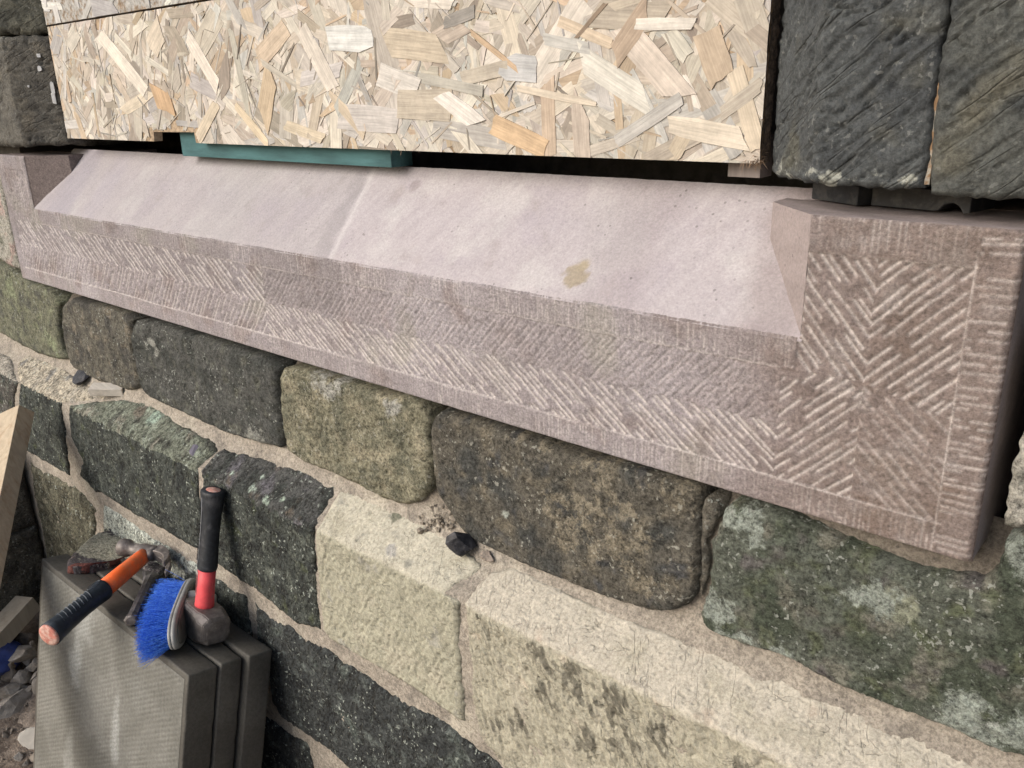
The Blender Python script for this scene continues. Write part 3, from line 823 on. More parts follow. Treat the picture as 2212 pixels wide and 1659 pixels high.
def sill_slope():
    xs = [XL - .002]
    while xs[-1] < XR: xs.append(xs[-1] + float(np.clip(depth((xs[-1], .05, .2)) * 0.0032, 0.003, 0.008)))
    xs = np.array(xs); ys = np.concatenate([[-.001 + .0008], np.linspace(.0035, .121, 48)])
    U, Yv = np.meshgrid(xs, ys, indexing='ij'); u, y = U.ravel(), Yv.ravel()
    s = y * 1.4866
    n = .0011 * fbm(u, s, .12, 3, 81) + .0005 * fbm(u * 3 + s, s * .6, .02, 3, 82)
    # faint drag of the saw, running up the slope
    n = n + .00025 * noise(u / .004, s / .2, 83)
    z = SA_ - .0035 + KS * (y + .0025)
    V = np.stack([u, y - n * .74, z + n * .67], 1)
    V[y < 0.002, 2] = SA_ - .004
    c, _, _ = layered(A(186, 175, 182), [(A(178, 166, 178), .16, .1, .6, 1), (A(194, 186, 190), .10, .0, .6, 2), (A(176, 164, 168), .05, .3, .8, 3)], seed=80, vary=.025)(u, s, s)
    def band(xa, wd, col, k0):
        nonlocal c
        q = np.abs(u - xa + .25 * (s - .1) * .3 + .02 * fbm(u, s, .05, 3, 84)) / wd
        k = ((1 - sstep(.3, 1.2, q)) * k0)[:, None]; c = c * (1 - k) + np.asarray(col) * k
    band(-1.96, .07, A(162, 152, 174), .75); band(-1.80, .05, A(174, 164, 184), .5); band(-.975, .02, A(162, 152, 160), .7)
    band(-.42, .06, A(168, 153, 160), .6); band(-.22, .06, A(160, 141, 143), .7); band(-1.30, .10, A(184, 178, 180), .6)
    lw = np.exp(-((u + .945 + .12 * (y - .04)) / .006) ** 2)[:, None]; c = c * (1 - .4 * lw) + A(222, 214, 218) * .6 * lw
    kk = (sstep(.0025, -.0025, u + .938 + .12 * (y - .04)) * .9)[:, None]; c = c * (1 - kk) + (A(172, 166, 170) * .4 + c * .56) * kk
    q_ = u - .55 * s; c = c * (1 + .055 * noise(q_ / .011, s / .16, 86) + .04 * noise(q_ / .03, s / .4, 87))[:, None]
    c = c * 1.05
    lum = c.mean(1, keepdims=True); c = lum + (c - lum) * .8
    # damp clay splash and a grey smear
    for (px, py, r, col, k0) in ((1245, 592, .020, A(168, 152, 124), .9), (1262, 570, .010, A(176, 160, 128), .9), (1335, 490, .055, A(178, 170, 174), .45), (895, 400, .012, A(150, 136, 140), .5)):
        p = PN(px, py, (0, 0, SA_), (0, -KS, 1))
        q = np.hypot(u - p[0], s - p[1] * 1.4866) / r + .5 * fbm(u, s, .012, 4, 85)
        k = ((1 - sstep(.7, 1.05, q)) * k0)[:, None]; c = c * (1 - k) + col * k
    mesh_obj('sloped_top', V, grid_faces(len(xs), len(ys)), M_SLOPE, sill, attrs={'Col': c, 'Col2': c, 'msk': np.zeros(len(u))})
sill_slope()

def patch(o, e1, e2, n1, n2):
    a = np.linspace(0, 1, n1); b = np.linspace(0, 1, n2)
    A_, B_ = np.meshgrid(a, b, indexing='ij')
    return np.array(o) + A_.reshape(-1, 1) * np.array(e1) + B_.reshape(-1, 1) * np.array(e2), A_.ravel(), B_.ravel()

def stool(xi, side, base, seed):
    """splayed cheek, square return, top bed and outer end of one stool"""
    Vs, Fs, off = [], [], 0
    xo = X1 if side > 0 else X0
    e = .0032
    quads = [((xi, e, SA_ - .03), (-side * (.075 - e), .075 - e, 0), (0, 0, ST - SA_ + .03 - .0004), 26, 40),      # cheek
             ((xi - side * (.075 - e), .075, SA_ + .02), (0, .22, 0), (0, 0, ST - SA_ - .0204), 30, 26),              # return
             ((xo, e, 0.003), (0, .295, 0), (0, 0, ST - .005), 40, 40)]                                             # outer end
    for (o, e1, e2, n1, n2) in quads:
        V, a, b = patch(o, e1, e2, n1, n2)
        V = V + np.stack([side * .0008 * fbm(V[:, 1], V[:, 2], .02, 3, seed), 0 * a, 0 * a], 1) * (a * (1 - a) * 4)[:, None]
        Vs.append(V); Fs.append(grid_faces(n1, n2) + off); off += len(V)
    # top bed
    n1, n2 = 44, 44
    a = np.linspace(0, 1, n1); b = np.linspace(0, 1, n2); A_, B_ = np.meshgrid(a, b, indexing='ij')
    Y = e + .29 * B_ ** 1.6; xin = xi - side * np.clip(Y - e, 0, .0718)
    X = xin + (xo - xin) * A_
    dz = .0006 * fbm(X, Y, .02, 3, seed + 1) - .003 * np.clip(1 - (Y - e) / .006, 0, 1) ** 2
    Vs.append(np.stack([X, Y, ST - .0005 + dz], -1).reshape(-1, 3)); Fs.append(grid_faces(n1, n2) + off)
    V = np.vstack(Vs); F_ = np.vstack(Fs)
    c, _, _ = layered(base, [(np.asarray(base) * .86, .05, .0, .7, 1)], seed=seed, vary=.08)(V[:, 1] + V[:, 0] * .7, V[:, 2], V[:, 0])
    # tool drag on the cheek
    c = c * (1 + .10 * noise((V[:, 2] + .35 * V[:, 1]) / .006, V[:, 1] / .05, seed + 4))[:, None]
    mesh_obj('stool', V, F_, M_SILL if side < 0 else M_SLOPE, sill, attrs={'Col': c, 'Col2': c, 'msk': np.zeros(len(V))})
stool(XR, 1, A(168, 152, 150), 90)
stool(XL, -1, A(150, 133, 128), 91)
bm = bmesh.new()
sec = [(.006, .0015), (.006, SA_ - .008), (.1205, SA_ + .1205 * KS - .0105), (.1205, .262), (.30, .262), (.30, .0015)]
ra = [bm.verts.new((X0 + .003, y, z)) for y, z in sec]; rb = [bm.verts.new((X1 - .003, y, z)) for y, z in sec]
sec2 = len(sec)
for i in range(sec2): bm.faces.new((ra[i], ra[(i + 1) % sec2], rb[(i + 1) % sec2], rb[i]))
bm.faces.new(ra[::-1]); bm.faces.new(rb)
bm_obj('block', bm, plain_mat('sawn_pink_sandstone', A(168, 148, 142), .95, 0, .2, 200, .3), sill)

# ================================================================== strand boards
YB, TB = 0.066, 0.018
BX0 = PY(140, 240, YB)[0] - .008; BX1 = PY(1643, 250, YB)[0] + .003
BZ0 = (PY(151, 297, YB)[2] + PY(1640, 357, YB)[2]) / 2; BZ1 = PY(104, 57, YB)[2] - .001
def strand_mat(name, attr):
    mt, t, b = newmat(name)
    if attr == 'OBJECT':
        base = t.nodes.new('ShaderNodeObjectInfo').outputs['Color']
    else:
        base = N(t, 'ShaderNodeAttribute', attribute_name='Col').outputs['Color']
    sv = N(t, 'ShaderNodeAttribute', attribute_name='sv').outputs['Vector']
    mp = t.nodes.new('ShaderNodeMapping'); mp.inputs['Scale'].default_value = (18, 420, 1); L(t, sv, mp.inputs[0])
    g1 = noisen(t, mp.outputs[0], 1.0, 4, 0.6)
    mp2 = t.nodes.new('ShaderNodeMapping'); mp2.inputs['Scale'].default_value = (9, 110, 1); L(t, sv, mp2.inputs[0])
    g2 = noisen(t, mp2.outputs[0], 1.0, 3, 0.6)
    k = mathn(t, 'ADD', ramp(t, g1, .3, .7, .84, 1.08), ramp(t, g2, .3, .7, -.12, .08))
    wc = t.nodes.new('ShaderNodeTexCoord').outputs['Object']
    k = mathn(t, 'MULTIPLY', k, ramp(t, noisen(t, wc, 55, 5, .7), .3, .7, .86, 1.10))
    kc = t.nodes.new('ShaderNodeCombineColor')
    L(t, k, kc.inputs[0]); L(t, mathn(t, 'MULTIPLY', k, .985), kc.inputs[1]); L(t, mathn(t, 'MULTIPLY', k, .96), kc.inputs[2])
    L(t, mixc(t, 1.0, base, kc.outputs[0], 'MULTIPLY'), b.inputs['Base Color'])
    b.inputs['Roughness'].default_value = .75
    bp = t.nodes.new('ShaderNodeBump'); bp.inputs['Strength'].default_value = .5; bp.inputs['Distance'].default_value = .0012
    L(t, g1, bp.inputs['Height']); L(t, bp.outputs[0], b.inputs['Normal'])
    return mt
M_STR = strand_mat('wood_strand', 'OBJECT'); M_STRF = strand_mat('wood_strand_layer', 'ATTR')

def clip_poly(P, x0, x1, z0, z1):
    for ax, lim, sg in ((0, x0, 1), (0, x1, -1), (1, z0, 1), (1, z1, -1)):
        out = []
        for i in range(len(P)):
            a, b = P[i], P[(i + 1) % len(P)]
            da, db = sg * (a[ax] - lim), sg * (b[ax] - lim)
            if da >= 0: out.append(a)
            if da * db < 0:
                t = da / (da - db); out.append(tuple(np.array(a) + (np.array(b) - np.array(a)) * t))
        P = out
        if len(P) < 3: return []
    return P

def strand_poly(cx, cz, ang, ln, wd, rng):
    """ragged-ended flake outline in board coordinates, with its own along/across coordinates"""
    pts = []
    sk = rng.uniform(-.9, .9) * wd * (rng.random() < .7)
    for s in (1, -1):
        ks = rng.randint(2, 4); tp = rng.uniform(.88, 1.0) if rng.random() < .85 else rng.uniform(.4, .8)
        sk2 = sk + rng.uniform(-.4, .4) * wd
        for i in range(ks + 1):
            v = (-.5 + i / ks) * s
            spl = rng.uniform(.05, .3) * min(wd, .012) if rng.random() < .3 else 0
            pts.append((s * (ln * .5 + spl + rng.uniform(-.07, .07) * min(wd, .015)) + sk2 * v, v * wd * tp * rng.uniform(.9, 1.06)))
        for f in (.25, -.15):
            pts.append((s * ln * (f + rng.uniform(-.1, .1)), .5 * s * wd * rng.uniform(.90, 1.06)))
    ca, sa = math.cos(ang), math.sin(ang)
    return [(cx + a * ca - b * sa, cz + a * sa + b * ca, a, b) for a, b in pts]

NX0, NX1, NZ1 = PY(330, 285, YB)[0], PY(421, 290, YB)[0], PY(380, 286, YB)[2]
def build_strand(poly, yb, tilt, th):
    n = len(poly)
    cx = sum(p[0] for p in poly) / n; cz = sum(p[1] for p in poly) / n
    fr = [(p[0], yb + tilt[0] * (p[0] - cx) + tilt[1] * (p[1] - cz), p[1]) for p in poly]
    bk = [(p[0], YB + .0006, p[1]) for p in poly]
    V = fr + bk
    Fc = [list(range(n))] + [[i, n + i, n + (i + 1) % n, (i + 1) % n] for i in range(n)]
    sv = [(p[2], p[3], 0) for p in poly] * 2
    return V, Fc, sv

def strand_color(rng, grey=False):
    r = rng.random()
    if grey:
        base = rng.choice(((216, 218, 220), (226, 226, 224), (206, 208, 210), (230, 228, 224)))
    elif r < .36: base = (228, 219, 204)
    elif r < .60: base = (218, 206, 186)
    elif r < .76: base = (205, 190, 168)
    elif r < .82: base = (218, 190, 152)
    elif r < .96: base = (210, 208, 204)
    else: base = (182, 168, 150)
    j = rng.uniform(.86, 1.03)
    c = A(*[min(250, c * j * rng.uniform(.985, 1.015)) for c in base]); g = c.mean()
    return g + (c - g) * .88

def sdata(me, sv):
    a = me.attributes.new('sv', 'FLOAT_VECTOR', 'POINT'); a.data.foreach_set('vector', np.asarray(sv, np.float32).ravel())

def ccw(P):
    a = sum(P[i][0] * P[(i + 1) % len(P)][1] - P[(i + 1) % len(P)][0] * P[i][1] for i in range(len(P)))
    return P if a > 0 else P[::-1]

def overlaps_notch(P):
    return any(NX0 - .003 < p[0] < NX1 + .003 and p[1] < NZ1 + .002 for p in P) or (min(p[0] for p in P) < NX1 and max(p[0] for p in P) > NX0 and min(p[1] for p in P) < NZ1)

def board(name, x0, x1, z0, z1, label, nparts, nfill, grey, notch, seed, notable=()):
    rng = random.Random(seed)
    root = empty(name, ((x0 + x1) / 2, YB + TB / 2, z0), label, 'board')
    # core panel
    P = [(x0, z0)] + ([(NX0, z0), (NX0 + .004, NZ1), (NX1 - .002, NZ1 + .001), (NX1, z0)] if notch else []) + [(x1, z0), (x1, z1), (x0, z1)]
    bm = bmesh.new()
    f = bm.faces.new([bm.verts.new((x, YB, z)) for x, z in P])
    r = bmesh.ops.extrude_face_region(bm, geom=[f])
    for v in r['geom']:
        if isinstance(v, bmesh.types.BMVert): v.co.y += TB
    bmesh.ops.triangulate(bm, faces=[q for q in bm.faces if len(q.verts) > 4])
    bm_obj('core', bm, plain_mat('board_core', A(190, 162, 124) if not grey else A(180, 178, 172), .85, 0, .35, 140, .5, .0008, A(150, 122, 88), 60), root)
    # layer of strands too small or hidden to pick out
    Vs, Fs, sv, cs, off = [], [], [], [], 0
    for k in range(nfill):
        ln = rng.uniform(.025, .11); wd = rng.uniform(.005, .028)
        cx, cz = rng.uniform(x0, x1), rng.uniform(z0, z1)
        P = ccw(clip_poly4(strand_poly(cx, cz, rng.uniform(0, math.pi), ln, wd, rng), x0, x1, z0, z1))
        if len(P) < 3 or (notch and overlaps_notch(P)): continue
        V, Fc, s = build_strand(P, YB - rng.uniform(.0004, .0016), (rng.uniform(-.008, .008), rng.uniform(-.008, .008)), .0005)
        c = strand_color(rng, grey)
        Vs += V; Fs += [[i + off for i in q] for q in Fc]; sv += [(a + k * .13, b + k * .07, 0) for a, b, _ in s]; cs += [c] * len(V); off += len(V)
    o = mesh_obj('strand_layer', Vs, Fs, M_STRF, root, smooth=False, attrs={'Col': np.array(cs)})
    sdata(o.data, sv); o['kind'] = 'stuff'
    # strands one can pick out
    def one(P, c, y, tl):
        V, Fc, s = build_strand(P, y, tl, .0006)
        o = mesh_obj('strand', V, Fc, M_STR, root, smooth=False)
        k = rng.uniform(0, 40)
        sdata(o.data, [(a + k, b + k, 0) for a, b, _ in s]); o.color = (*c, 1)
    cnt = 0
    Vs, Fs, sv, cs, off = [], [], [], [], 0
    for k in range(int(nfill * .12)):                           # slivers pressed in between
        ln = rng.uniform(.015, .07); wd = rng.uniform(.0012, .0045)
        P = ccw(clip_poly4(strand_poly(rng.uniform(x0, x1), rng.uniform(z0, z1), rng.uniform(0, math.pi), ln, wd, rng), x0, x1, z0, z1))
        if len(P) < 3 or (notch and overlaps_notch(P)): continue
        V, Fc, s = build_strand(P, YB - rng.uniform(.0016, .0028), (rng.uniform(-.01, .01), rng.uniform(-.01, .01)), .0005)
        c = strand_color(rng, grey) * rng.choice((.62, .8, .95, 1.05, 1.1))
        Vs += V; Fs += [[i + off for i in q] for q in Fc]; sv += [(a + k * .13, b + k * .07, 0) for a, b, _ in s]; cs += [c] * len(V); off += len(V)
    o = mesh_obj('sliver_layer', Vs, Fs, M_STRF, root, smooth=False, attrs={'Col': np.array(cs)})
    sdata(o.data, sv); o['kind'] = 'stuff'
    while cnt < nparts - len(notable):
        ln = rng.uniform(.06, .15) * rng.choice((1, 1, .8, .6)); wd = min(rng.choice((rng.uniform(.008, .020), rng.uniform(.014, .048))), ln * .6)
        cx, cz = rng.uniform(x0, x1), rng.uniform(z0, z1)
        P = ccw(clip_poly4(strand_poly(cx, cz, rng.uniform(0, math.pi), ln, wd, rng), x0, x1, z0, z1))
        if len(P) < 3 or (notch and overlaps_notch(P)): continue
        one(P, strand_color(rng, grey), YB - rng.uniform(.0010, .0024), (rng.uniform(-.022, .022), rng.uniform(-.022, .022)))
        cnt += 1
    for (xa, ya, xb, yb, wpx, col) in notable:
        a = PY(xa, ya, YB); b = PY(xb, yb, YB)
        ln = math.hypot(b[0] - a[0], b[2] - a[2]); ang = math.atan2(b[2] - a[2], b[0] - a[0])
        # width measured across the strand in the picture
        dx, dy = xb - xa, yb - ya; q = math.hypot(dx, dy)
        m0 = PY((xa + xb) / 2 - dy / q * wpx / 2, (ya + yb) / 2 + dx / q * wpx / 2, YB); m1 = PY((xa + xb) / 2 + dy / q * wpx / 2, (ya + yb) / 2 - dx / q * wpx / 2, YB)
        nx, nz = -math.sin(ang), math.cos(ang)
        wd = abs((m1[0] - m0[0]) * nx + (m1[2] - m0[2]) * nz)
        P = ccw(clip_poly4(strand_poly((a[0] + b[0]) / 2, (a[2] + b[2]) / 2, ang, ln, wd, rng), x0, x1, z0, z1))
        if len(P) < 3 or (notch and overlaps_notch(P)): continue
        one(P, A(*col), YB - rng.uniform(.0024, .0031), (rng.uniform(-.004, .004), rng.uniform(-.004, .004)))
    return root

def clip_poly4(P, x0, x1, z0, z1):
    return clip_poly([tuple(p) for p in P], x0, x1, z0, z1)

NOTE = [(1345, 60, 1470, 205, 62, (226, 212, 198)), (1258, 125, 1398, 218, 52, (228, 226, 216)), (1335, 305, 1475, 212, 30, (200, 198, 194)), (712, 83, 808, 83, 58, (228, 232, 232)),
        (955, 205, 1032, 265, 38, (238, 233, 226)), (1068, 268, 1182, 322, 46, (226, 190, 142)), (1184, 178, 1190, 340, 31, (208, 184, 158)), (962, 50, 1028, 24, 27, (158, 154, 148)),
        (484, 132, 490, 202, 24, (168, 154, 140)), (218, 75, 318, 198, 24, (242, 233, 218)), (408, 78, 472, 186, 22, (242, 232, 218)), (655, 62, 722, 192, 32, (230, 221, 208)),
        (588, 155, 572, 260, 32, (212, 188, 152)), (862, 225, 976, 228, 68, (204, 192, 172)), (735, 252, 862, 262, 58, (210, 205, 202)), (345, 192, 362, 240, 34, (216, 176, 126)),
        (1376, 52, 1502, 52, 27, (234, 228, 218)), (1448, 268, 1610, 300, 50, (230, 218, 198)), (1082, 145, 1160, 150, 62, (200, 203, 207)), (835, 92, 958, 105, 66, (208, 193, 168)),
        (1252, 212, 1262, 350, 38, (208, 192, 176)), (1210, 45, 1322, 95, 26, (224, 203, 174)), (1310, 8, 1248, 82, 9, (150, 128, 104)), (512, 228, 582, 312, 15, (228, 208, 172)),
        (1528, 70, 1562, 170, 66, (204, 182, 154)), (1560, 245, 1642, 185, 30, (198, 188, 172)), (1450, 345, 1492, 272, 34, (202, 186, 160)), (1180, 85, 1275, 105, 26, (206, 206, 202)),
        (820, 160, 905, 195, 52, (222, 218, 212)), (1120, 190, 1290, 225, 16, (226, 212, 190)), (560, 130, 620, 60, 40, (218, 196, 168)), (330, 105, 350, 60, 40, (222, 208, 186)),
        (715, 200, 790, 290, 20, (214, 196, 168)), (1000, 170, 1100, 145, 34, (200, 190, 172)), (1020, 70, 1120, 150, 12, (210, 178, 138)), (430, 300, 470, 225, 22, (220, 204, 176)),
        (270, 240, 330, 200, 26, (230, 216, 190)), (1330, 120, 1400, 20, 44, (196, 172, 146)), (1590, 150, 1640, 320, 40, (222, 206, 180)), (620, 270, 700, 300, 24, (226, 210, 180))]
board('strand_board', BX0, BX1, BZ0, BZ1, 'pale strand board boarding up the window above the sill', 290, 1900, False, True, 5, NOTE)
bx = board('strand_board', BX0 - .004, BX1 + .001, BZ1 + .004, .98, 'grey-white strand board above the pale one, only its left corner in view', 70, 260, True, False, 6)
# dark swollen edge of the lower board, with torn fibres at the corner
def board_edge():
    zs = np.linspace(BZ0 + .001, BZ1, 90); ys = np.linspace(YB - .001, YB + TB, 8)
    U, Wz = np.meshgrid(ys, zs, indexing='ij')
    X = BX1 + .0015 + .0012 * fbm(U, Wz, .006, 3, 5) + .0016 * np.abs(fbm(U, Wz, .02, 2, 6))
    root = [o for o in bpy.data.objects if o.name == 'strand_board'][0]
    mesh_obj('sawn_edge', np.stack([X, U, Wz], -1).reshape(-1, 3), grid_faces(8, 90), plain_mat('damp_board_edge', A(126, 102, 78), .95, 0, .45, 260, .9, .001, A(80, 64, 50), 70), root)
    bm = bmesh.new()
    rng = random.Random(3)
    for i in range(90):
        p = Vector((BX1 - rng.uniform(-.003, .02 * rng.random()), YB - rng.uniform(-.004, .003), BZ0 + rng.uniform(0, .012) * rng.random()))
        d = Vector((rng.uniform(-1, 1), rng.uniform(-.8, .2), rng.uniform(-1.2, .3))).normalized() * rng.uniform(.004, .013)
        s = Vector((rng.uniform(-1, 1), rng.uniform(-1, 1), rng.uniform(-1, 1))).cross(d).normalized() * rng.uniform(.0003, .0009)
        bm.faces.new([bm.verts.new(q) for q in (p - s, p + s, p + d)])
    for (px, py, ln) in ((868, 330, .012), (845, 332, .010), (905, 333, .006), (1604, 372, .010), (1606, 378, .014), (700, 322, .004), (1180, 345, .005)):
        p = Vector(PY(px, py, YB - .0005)); p.z = BZ0 + .003
        d = Vector((rng.uniform(-.4, .4), -.2, -1)).normalized() * ln; s = Vector((.0007, 0, 0))
        bm.faces.new([bm.verts.new(q) for q in (p - s, p + s, p + d)])
    bm_obj('torn_fibres', bm, plain_mat('torn_fibre', A(150, 120, 88), .9, 0, .4, 300), root)
board_edge()

def rbox(name, dims, mat, parent=None, matrix=None, bev=.002, seg=2, smooth=False):
    bm = bmesh.new()
    bmesh.ops.create_cube(bm, size=1)
    for v in bm.verts: v.co = Vector((v.co.x * dims[0], v.co.y * dims[1], v.co.z * dims[2]))
    if bev: bmesh.ops.bevel(bm, geom=bm.edges[:], offset=bev, segments=seg, profile=.6, affect='EDGES')
    return bm_obj(name, bm, mat, parent, smooth, matrix)

def wood_mat(name, c, c2, axis=0, sc=1.0):
    st = [60 * sc, 60 * sc, 60 * sc]; st[axis] = 3 * sc
    return plain_mat(name, c, .8, 0, .18, 1.4, .3, .0004, c2, .55, .45, .7, stretch=tuple(st))

a = PY(391, 312, YB + TB + .002); b = PY(846, 366, YB + TB + .002)
zb = (PY(391, 334, YB + TB + .002)[2] + b[2]) / 2
o = rbox('treated_batten', (b[0] - a[0], .045, .055), plain_mat('teal_treated_timber', lin((84, 128, 132)) * .66, .75, 0, .3, 30, .2, .0004, lin((62, 98, 102)) * .66, 12, .4, .7, stretch=(.25, 1.5, 1.5)), None, Matrix.Translation(((a[0] + b[0]) / 2, YB + TB + .002 + .0225, zb + .0275)), .0015)
tag(o, 'teal treated timber batten showing below the strand board', 'batten')
a = PY(1571, 385, YB + TB + .003); b = PY(1641, 385, YB + TB + .003)
o = rbox('timber_offcut', (b[0] - a[0], .03, .045), wood_mat('grey_timber', A(150, 138, 132), A(120, 108, 102), 2), None, Matrix.Translation(((a[0] + b[0]) / 2, YB + TB + .003 + .015, PY(1600, 383, YB + TB + .003)[2] + .0225)), .001)
tag(o, 'small grey timber block under the right corner of the strand board', 'timber')

# black plastic packers on the right stool
M_BLK = plain_mat('black_plastic', (.022, .024, .028), .5, 0, .25, 90, .15, .0004, (.05, .05, .05), 40)
def packer(x0p, x1p, yd, h, notch, label, rz, dp=.05):
    a = PZ(*x0p, ST + .0005); b = PZ(*x1p, ST + .0005)
    ln = math.hypot(b[0] - a[0], b[1] - a[1]); ang = math.atan2(b[1] - a[1], b[0] - a[0])
    P = [(0, 0), (0, h), (ln, h * .92), (ln, 0)]
    if notch: P = [(0, 0), (0, h), (ln, h * .86), (ln, .001), (ln - .006, 0), (ln - .010, .006), (ln - .016, .009), (ln - .024, .007), (ln - .029, .001), (ln - .034, 0)]
    bm = bmesh.new()
    f = bm.faces.new([bm.verts.new((x, 0, z)) for x, z in P]); r = bmesh.ops.extrude_face_region(bm, geom=[f])
    for v in r['geom']:
        if isinstance(v, bmesh.types.BMVert): v.co.y += dp
    bmesh.ops.bevel(bm, geom=bm.edges[:], offset=.0008, segments=1, affect='EDGES')
    o = bm_obj('plastic_packer', bm, M_BLK, None, False, Matrix.Translation((a[0], a[1], ST + .0015)) @ Matrix.Rotation(ang, 4, 'Z'))
    tag(o, label, 'packer', 'packers between sill and jamb')
packer((1880, 446), (2094, 466), 0, .022, True, 'black plastic packer with a scalloped corner under the right jamb joint', 0)
packer((1752, 431), (1850, 447), 0, .021, False, 'short black plastic packer nearest the board', 0)

# ================================================================== small things on the ledge
def lump(name, c, dims, mat, seed, label=None, cat=None, group=None, rot=(0, 0, 0), sub=2, rough=.35, flat=True, cuts=7):
    bm = bmesh.new()
    bmesh.ops.create_icosphere(bm, subdivisions=sub, radius=1)
    rng = random.Random(seed)
    for _ in range(cuts):                                   # break it along a few planes
        n = Vector((rng.uniform(-1, 1), rng.uniform(-1, 1), rng.uniform(-1, 1))).normalized(); dd = rng.uniform(.35, .75)
        for v in bm.verts:
            k = v.co.dot(n) - dd
            if k > 0: v.co -= n * k * .95
    for v in bm.verts:
        k = float(noise(np.array([v.co.x * 2 + seed]), np.array([v.co.y * 2 + v.co.z * 1.3]), seed)[0])
        v.co *= 1 + rough * .3 * k
        v.co = Vector((v.co.x * dims[0], v.co.y * dims[1], v.co.z * dims[2]))
    Rm_ = Matrix.Rotation(rot[2], 4, 'Z') @ Matrix.Rotation(rot[1], 4, 'Y') @ Matrix.Rotation(rot[0], 4, 'X')
    o = bm_obj(name, bm, mat, None, not flat, Matrix.Translation(c) @ Rm_)
    tag(o, label, cat, group)
    return o

def onch(x, y, up=0.0):
    p = PN(x, y, (0, YP, ZA), (0, -CT[1], CT[0])); return Vector(p) + Vector((0, -CT[1], CT[0])) * up
M_COAL = plain_mat('black_lump', (.018, .019, .024), .45, 0, .3, 120, .6, .001, (.05, .05, .055), 60)
lump('slate_lump', onch(1010, 1190, .018), (.036, .027, .026), M_COAL, 5, 'black slate lump wedged under the mottled stone', 'stone', rot=(.6, .2, .4), cuts=16)
lump('slate_lump', onch(182, 820, .010), (.040, .028, .012), M_COAL, 8, 'flat black slate chip on the sandy ledge at the left', 'stone', rot=(.5, 0, .3))
lump('slate_chip', onch(421, 974, .003), (.013, .016, .003), plain_mat('purple_slate', A(112, 108, 128), .7), 9, 'small purple slate chip on the lichened ledge', 'stone', rot=(.6, 0, .6))
lump('mortar_crumb', onch(1058, 1205, .006), (.012, .01, .008), plain_mat('mortar_crumb', A(168, 152, 136), .95, 0, .3, 200, .8, .001), 10, 'crumb of mortar right of the black lump', 'mortar', sub=3, rough=1.2, cuts=2)
def wedge():
    p = onch(222, 858, .010); q = onch(262, 843, .012)
    d = Vector(q) - Vector(p); ang = math.atan2(d.y, d.x)
    o = rbox('wooden_wedge', (.085, .03, .020), wood_mat('pale_wedge_wood', A(214, 206, 192), A(190, 180, 164)), None, Matrix.Translation((Vector(p) + Vector(q)) / 2 + Vector((0, 0, .004))) @ Matrix.Rotation(ang + .1, 4, 'Z') @ Matrix.Rotation(.25, 4, 'X'), .001)
    tag(o, 'pale wooden wedge lying on the plinth ledge', 'wedge')
wedge()
def mclump(pts, seed, label):
    for i, (x, y, s) in enumerate(pts):
        pass
bm = bmesh.new()
rng = random.Random(4)
for i in range(90):                                          # crumbs in the gap beside the buff stone
    p = onch(rng.uniform(905, 985), rng.uniform(1112, 1150), .004) if i % 2 else Vector(PY(rng.uniform(930, 985), rng.uniform(1085, 1150), .02))
    r = bmesh.ops.create_icosphere(bm, subdivisions=1, radius=rng.uniform(.0012, .0065) * rng.uniform(.4, 1), matrix=Matrix.Translation(p) @ Matrix.Rotation(rng.random() * 3, 4, 'X') @ Matrix.Diagonal((1, .8, .6 + rng.random() * .4, 1)))
for v in bm.verts: v.co += Vector((rng.gauss(0, 1), rng.gauss(0, 1), rng.gauss(0, 1))) * .0014
o = bm_obj('mortar_crumbs', bm, plain_mat('old_mortar', A(150, 138, 120), .95, 0, .35, 200, .8, .001), wall)
o['kind'] = 'stuff'

# ================================================================== stone pier at the far left
pier = empty('stone_pier', (-2.7, -.3, GZ), 'dark streaked stone pier standing out from the wall at the far left', 'pier')
XP = -2.42
def xmap(u, w):
    z = np.zeros_like(u); return np.stack([z + XP, u, w], 1), np.stack([z + 1, z, z], 1)
for i, (y0, y1, z0, z1, base) in enumerate(((-.90, -.052, -.755, -.46, A(104, 98, 84)), (-.90, -.40, -1.24, -.762, A(92, 86, 74)), (-.394, -.052, -1.24, -.762, A(98, 92, 76)))):
    traced_stone('stone', [(y0, z0), (y1, z0), (y1 - .004, (z0 + z1) / 2), (y1, z1), (y0, z1)], xmap, M_GRIT, rockh(60 + i, .008, .004, 78, .003, .009, .05),
                 layered(base, [(A(76, 70, 60), .06, -.1, .5, 1), (A(150, 142, 124), .05, .35, .8, 2)], seed=60 + i), .006, pier, rnd=.012, jag=.003, smooth_it=0, seed=60 + i)
bm = bmesh.new(); box(bm, -3.2, XP - .02, -.91, -.05, GZ - .05, -.47)
bm_obj('core', bm, plain_mat('earthy_mortar', A(120, 108, 92), .95, 0, .3, 60, .6, .002), pier)

